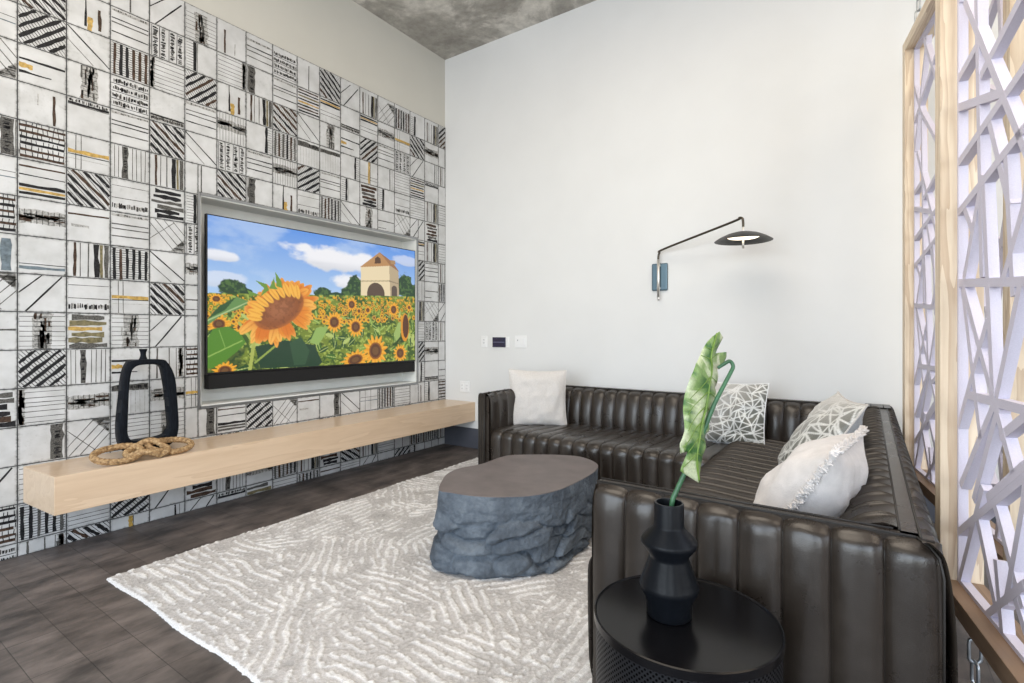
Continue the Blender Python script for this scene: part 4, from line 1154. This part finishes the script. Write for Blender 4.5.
def rope():
    o = empty('rope_chain_ornament', (-3.43, 1.27, .477))
    tag(o, 'braided straw rope chain of three links lying on the shelf before the black sculpture', 'ornament')
    m, nt, B, N, L = new_mat('braided_straw'); B.inputs['Roughness'].default_value = .7
    tc = N.new('ShaderNodeTexCoord'); ns = N.new('ShaderNodeTexNoise'); ns.inputs['Scale'].default_value = 70; ns.inputs['Detail'].default_value = 5; L.new(tc.outputs['Object'], ns.inputs['Vector'])
    r_ = ramp(N, [(.3, (.15, .085, .035)), (.5, (.36, .22, .10)), (.7, (.58, .41, .22))]); L.new(ns.outputs['Fac'], r_.inputs[0]); L.new(r_.outputs[0], B.inputs['Base Color'])
    rr = .0165
    def ring(cx, cy, a_, b_, rot, zf):
        n = 150; b = MB(); v = []; f = []; k_ = 16
        P = []
        for i in range(n):
            t = 2 * PI * i / n
            x = b_ * math.cos(t); y = a_ * math.sin(t)
            P.append(Vector((cx + x * math.cos(rot) - y * math.sin(rot), cy + x * math.sin(rot) + y * math.cos(rot), zf(t))))
        for i in range(n):
            t = (P[(i + 1) % n] - P[i - 1]).normalized(); A = Vector((0, 0, 1)); A = (A - t * A.dot(t)).normalized(); C = t.cross(A)
            for k in range(k_):
                w_ = 2 * PI * k / k_
                r__ = rr * (1 + .13 * abs(math.sin(1.5 * w_ + i * 2 * PI * 16 / n)) - .05 + .05 * math.sin(w_ * 2 - i * 2 * PI * 30 / n))
                v.append(P[i] + (A * math.cos(w_) + C * math.sin(w_)) * r__)
        for i in range(n):
            for k in range(k_): f.append((i * k_ + k, i * k_ + (k + 1) % k_, ((i + 1) % n) * k_ + (k + 1) % k_, ((i + 1) % n) * k_ + k))
        b.add(v, f, 0, True); b.build('rope_link', m, o)
    z0 = rr + .001
    ring(.0, -.135, .112, .078, .1, lambda t: z0 + .026 * (1 - math.cos(t)) + .012 * max(0, math.sin(t)))
    ring(.02, .0, .098, .066, -.35, lambda t: z0 + .020 * (1 - math.cos(t)) + .030 * max(0, math.cos(t * 2 + .3)))
    ring(-.01, .13, .112, .072, -.05, lambda t: z0 + .024 * (1 - math.cos(t)) + .014 * max(0, -math.sin(t)))
rope()

# ------------------------------------------------------------------ wall lamp
wl = empty('wall_lamp', (-1.40, YB, 1.65))
tag(wl, 'swing-arm wall lamp with lit black dish shade on the white back wall', 'lamp')
b = MB(); b.box(-.066, .066, -.022, 0, -.112, .112); o = b.build('wall_plate', plain('blue_grey_metal', (.10, .16, .20), .35, .5), wl, .012, seg=4)
met = plain('nickel', (.80, .78, .74), .38, .85, var=.05)
bro = plain('dark_bronze', (.10, .085, .065), .35, .9, var=.1)
yq = -.045
b = MB(); b.tube([(0, yq, -.17), (0, yq, .14)], .011, 14); b.tube([(0, yq, -.195), (0, yq, -.165)], [.005, .011], 14)
b.box(-.012, .012, yq, -.02, -.10, -.085); b.box(-.012, .012, yq, -.02, .085, .10)
b.build('upright_rod', met, wl)
sx, sy = .695, -.345     # shade centre relative to the plate
arm = [(0, yq, .14), (0, yq, .165), (.012, yq - .006, .193), (.06, yq - .03, .218), (sx - .075, sy + .035, .325), (sx - .03, sy + .014, .342), (sx - .006, sy + .003, .335), (sx, sy, .305), (sx, sy, .275)]
b = MB(); b.tube(catmull(arm, 6, False), .0085, 12); b.build('swing_arm', bro, wl)
b = MB(); b.tube([(sx, sy, .285), (sx, sy, .215)], .008, 12); b.tube([(sx, sy, .19), (sx, sy, .128)], .0075, 12); b.build('shade_rod', met, wl)
b = MB(); Rs = .187
prof = [(.010, .243), (.05, .239), (.10, .226), (.15, .203), (Rs - .004, .182), (Rs, .178), (Rs - .003, .177), (.15, .194), (.10, .213), (.095, .215)]
b.lathe(prof, (sx, sy, 0), 64); shade = b.build('lamp_shade', plain('shade_black', (.035, .033, .03), .42, .4), wl, auto=.8)
mE, nt, B, N, L = new_mat('lit_diffuser'); B.inputs['Base Color'].default_value = (.9, .85, .75, 1); B.inputs['Emission Color'].default_value = (1, .86, .66, 1); B.inputs['Emission Strength'].default_value = 2.2
b = MB(); b.lathe([(0, .199), (.09, .199), (.102, .204), (.102, .214), (0, .214)], (sx, sy, 0), 48); tag(b.build('diffuser', mE, shade), 'lit round diffuser')

# ------------------------------------------------------------------ switch plates
def plate(name, label, cat, x0, x1, z0, z1, group=None):
    o = empty(name, ((x0 + x1) / 2, YB, (z0 + z1) / 2)); tag(o, label, cat, group)
    hx, hz = (x1 - x0) / 2, (z1 - z0) / 2
    b = MB(); b.box(-hx, hx, -.007, 0, -hz, hz); b.build('cover_plate', M['white'], o, .003)
    return o, hx, hz
o, hx, hz = plate('light_switch', 'narrow white light switch left of the dark control screen', 'switch', -3.253, -3.178, 1.045, 1.16)
b = MB(); b.box(-.017, .017, -.011, -.006, -.033, .033); rk = b.build('rocker', M['white'], o, .002)
for z in (-.02, .012):
    for q in (-.006, .006):
        b = MB(); b.box(q - .002, q + .002, -.0125, -.0105, z, z + .014); b.build('mark', M['slot'], rk)
o, hx, hz = plate('control_panel', 'small dark navy touch screen in a white frame on back wall', 'control panel', -3.107, -2.905, 1.045, 1.152)
b = MB(); b.box(-hx + .004, hx - .040, -.016, -.005, -hz + .004, hz - .004); ts = b.build('touch_screen', M['navy'], o, .003)
b = MB(); b.box(-hx + .012, hx - .05, -.0175, -.0155, -.004, .004); b.build('display_bar', plain('display_grey', (.10, .11, .20), .3), ts)
o, hx, hz = plate('light_switch', 'wide white double light switch right of the dark control screen', 'switch', -2.838, -2.70, 1.047, 1.165)
for x in (-.032, .032):
    b = MB(); b.box(x - .017, x + .017, -.011, -.006, -.033, .033); rk = b.build('rocker', M['white'], o, .002)
    rk0 = rk if x < 0 else rk0
b = MB(); b.box(-.036, -.028, -.0125, -.0105, .006, .02); b.build('mark', M['slot'], rk0)
o, hx, hz = plate('wall_outlet', 'white double wall outlet above the right end of the oak shelf', 'outlet', -3.535, -3.405, .571, .685)
for x in (-.03, .03):
    b = MB(); b.box(x - .017, x + .017, -.011, -.006, -.034, .034); si = b.build('socket_insert', M['white'], o, .002)
    for z in (-.018, .014):
        for q in (-.0065, .0065):
            b = MB(); b.box(x + q - .0015, x + q + .0015, -.0122, -.0105, z - .006, z + .006); b.build('slot', M['slot'], si)

# ------------------------------------------------------------------ hanging lattice screens
LAT = [(.116, 2.227, .509, 1.646), (.061, 1.916, .378, 1.831), (.061, 1.739, .509, 1.835), (.061, 2.007, .207, 2.035), (.244, 1.935, .501, 2.016), (.20, 2.4, .25, 1.356), (.30, 1.79, .43, 1.52), (.061, 1.58, .509, 1.689), (.112, 1.363, .258, 1.647), (.395, 1.337, .509, 1.5), (.408, 1.664, .452, 1.29), (.262, 1.625, .33, 1.0), (.057, 1.356, .509, 1.322), (.112, 1.587, .181, 1.501), (.101, 1.337, .244, .892), (.105, 1.34, .452, .846), (.061, .901, .292, 1.233), (.141, 1.009, .509, 1.012), (.497, 1.33, .352, 1.025), (.29, 1.33, .332, 1.0), (.374, .923, .509, .994), (.083, .716, .335, 1.0), (.29, .735, .509, .877), (.19, .70, .365, 1.0), (.057, .561, .509, .85), (.068, .405, .258, .758), (.216, .659, .342, .465), (.327, .749, .50, .53), (.347, .587, .389, .405), (.292, .41, .509, .589), (.413, .505, .509, .79), (.465, .536, .52, .479),
       # continuing beyond the photographed part
       (.061, 2.42, .45, 2.62), (.061, 2.25, .30, 2.80), (.20, 2.42, .55, 2.1), (.25, 2.80, .60, 2.3), (.45, 2.80, .52, 2.0), (.061, 2.62, .20, 2.42), (.61, 2.8, .75, 2.05),
       (.509, 1.646, .86, 1.10), (.509, 1.835, .80, 2.05), (.509, 1.689, .95, 1.80), (.509, 1.5, .62, 1.9), (.509, 1.322, 1.10, 1.29), (.509, 1.012, .92, 1.03), (.509, .994, .85, 1.12), (.509, .877, .95, 1.06), (.509, .85, .88, 1.16), (.509, .589, .80, .78), (.509, .79, .60, 1.30),
       (.6, .41, .85, 1.2), (.75, .41, .66, 1.0), (.8, 1.3, 1.0, .41), (.95, 1.29, .85, 2.4), (1.1, 1.8, .7, 2.6), (.7, 2.2, 1.2, 2.5), (.9, 2.8, 1.05, 1.29), (1.0, .9, 1.38, .7), (1.1, 1.29, 1.30, .41), (1.15, 1.29, 1.38, 1.9), (1.2, 2.8, 1.3, 1.5), (.62, 1.9, .9, 1.5), (1.05, 2.2, 1.38, 2.0), (1.0, 1.6, 1.38, 1.5), (1.2, .41, 1.38, 1.1), (.85, .9, 1.15, .6)]
LEN, PZ0, PZ1, PW, PD = 1.45, .35, 2.905, .055, .11
def screen(origin, label, flip=False):
    # local frame: x along the panel (from its far end toward the camera), y = away from the sofa, z up
    o = empty('lattice_screen', (origin[0], origin[1], 0))
    o.matrix_world = Matrix(((.158, .987, 0, origin[0]), (-.987, .158, 0, origin[1]), (0, 0, 1, 0), (0, 0, 0, 1)))
    tag(o, label, 'room divider', 'hanging lattice screens')
    for x in (0, LEN - PW):
        b = MB(); b.box(x, x + PW, 0, PD, PZ0, PZ1); b.build('upright', M['ash_v'], o, .0015)
    for z in (PZ0, PZ1 - PW):
        b = MB(); b.box(PW, LEN - PW, 0, PD, z, z + PW); b.build('cross_rail', M['ash_hx_shaded'] if z < 1 else M['ash_top'], o, .0015)
    b = MB(); y0, y1, hw = .043, .068, .0125
    zlo, zhi, xlo, xhi = PZ0 + PW, PZ1 - PW, PW, LEN - PW
    b.box(xlo, xlo + .012, y0, y1, zlo, zhi); b.box(xhi - .012, xhi, y0, y1, zlo, zhi); b.box(xlo, xhi, y0, y1, zlo, zlo + .012); b.box(xlo, xhi, y0, y1, zhi - .012, zhi)
    for i, (x0, z0, x1, z1) in enumerate(LAT):
        d = Vector((x1 - x0, z1 - z0)); L = d.length; d /= L; nn = Vector((-d.y, d.x)) * hw
        e = .004
        P = [(x0, z0), (x1, z1)]
        q = [(x0 - nn.x, z0 - nn.y), (x1 - nn.x, z1 - nn.y), (x1 + nn.x, z1 + nn.y), (x0 + nn.x, z0 + nn.y)]
        q = [(min(max(px, xlo), xhi), min(max(pz, zlo), zhi)) for px, pz in q]
        ey = (i % 7) * .00012
        v = [(px, y0 + ey, pz) for px, pz in q] + [(px, y1 - ey, pz) for px, pz in q]
        b.add(v, [(0, 1, 2, 3), (7, 6, 5, 4), (0, 4, 5, 1), (1, 5, 6, 2), (2, 6, 7, 3), (3, 7, 4, 0)], 0)
    b.build('lattice_panel', M['lattice'], o, recalc=True)
    return o
M['ash_top'] = wood('ash_top_rail', (.79, .67, .51), (.54, .40, .27), 0, .8, .5, 9)
M['ash_hx_shaded'] = wood('ash_rail_shaded', (.30, .20, .13), (.19, .125, .08), 0, .6, .5, 7)  # bottom rails: their shade baked into a darker ash colour
near_end = Vector((.403, 2.428)); A0 = near_end + Vector((-.158, .987)) * LEN
sa = screen((A0.x, A0.y), 'wood framed white lattice screen hanging in the back corner by the wall')
sb = screen((.187, 2.222), 'wood framed white lattice screen hanging beside the near sofa arm')

# chains
def link_mesh():
    b = MB(); P = []
    R_, S_, r = .0155, .025, .0050
    for i in range(9): a_ = -PI / 2 + PI * i / 8; P.append((0, R_ * math.cos(a_ + PI / 2), S_ + R_ * math.sin(a_ + PI / 2)))
    for i in range(9): a_ = PI + PI * i / 8; P.append((0, R_ * math.cos(a_), -S_ + R_ * math.sin(a_)))
    b.tube(P, r, 8, closed=True)
    return b
LM = link_mesh().build('chain_link', M['chain'])
def chain(label, x, y, z0, z1):
    o = empty('chain', (x, y, z0)); tag(o, label, 'chain')
    n = max(2, round((z1 - z0 - .012) / .069)); p = (z1 - z0) / n
    for i in range(n):
        c = LM.copy(); COL.objects.link(c); c.parent = o
        c.location = (0, 0, p * (i + .5)); c.rotation_euler = (0, 0, .35 + (PI / 2 if i % 2 else 0)); c.scale = (1, 1, (p + .0125) / .091)
pa = sa.matrix_world @ Vector((.10, PD / 2, PZ1)); chain('steel chain holding the corner lattice screen from the ceiling', pa.x, pa.y, PZ1 + .002, ZC)
pb = sb.matrix_world @ Vector((.165, PD / 2, PZ0)); chain('steel chain anchoring the near lattice screen to the floor', pb.x, pb.y, 0, PZ0 - .002)
bpy.data.objects.remove(LM)

# ------------------------------------------------------------------ light
wd = bpy.data.worlds.new('daylight'); scene.world = wd; wd.use_nodes = True
nt = wd.node_tree; bg = nt.nodes['Background']
sky = nt.nodes.new('ShaderNodeTexSky'); sky.sky_type = 'NISHITA'; sky.sun_disc = False; sky.sun_elevation = .8; sky.sun_rotation = 2.2
nt.links.new(sky.outputs[0], bg.inputs['Color']); bg.inputs['Strength'].default_value = .25
def area(name, loc, target, sx_, sy_, power, col):
    l = bpy.data.lights.new(name, 'AREA'); l.shape = 'RECTANGLE'; l.size = sx_; l.size_y = sy_; l.energy = power; l.color = col
    o = bpy.data.objects.new(name, l); COL.objects.link(o); o.location = loc
    o.rotation_euler = (Vector(target) - Vector(loc)).to_track_quat('-Z', 'Y').to_euler()
    return o
for x in (-2.4, -.5, 2.2):
    area('window_light', (x, YF + .05, 2.0), (x, 4, 1.7), 1.25, 3.2, 100, (.85, .925, 1.0))
area('window_light', (XR - .05, .1, 2.0), (-4, .1, 1.8), 6.0, 3.1, 110, (.95, .97, 1.0))
area('ceiling_light', (-1.0, 1.2, ZC - .03), (-1.0, 1.2, 0), 2.4, 2.4, 70, (1.0, .88, .74))
area('ceiling_light', (1.9, 1.8, ZC - .03), (1.9, 1.8, 0), 1.6, 2.4, 45, (1.0, .82, .62))

area('warm_fill', (-1.2, -1.0, 3.0), (-1.6, 3.2, 4.6), 2.0, .5, 20, (1.0, .86, .70))  # added warm fill for the upper walls, stands for no real lamp
# ------------------------------------------------------------------ camera
cam = bpy.data.cameras.new('camera'); co = bpy.data.objects.new('camera', cam); COL.objects.link(co)
co.location = (0, 0, 1.2)
d = Vector((-355 / math.hypot(355, 518), 518 / math.hypot(355, 518), 0))
co.rotation_euler = d.to_track_quat('-Z', 'Y').to_euler()
cam.sensor_width = 36; cam.lens = 518 / 1024 * 36; cam.shift_y = -(341.5 - 332) / 1024
cam.clip_start = .02
scene.camera = co
scene.view_settings.view_transform = 'Standard'
scene.view_settings.look = 'None'
scene.view_settings.exposure = 0.0
scene.cycles.use_denoising = True
scene.cycles.max_bounces = 8
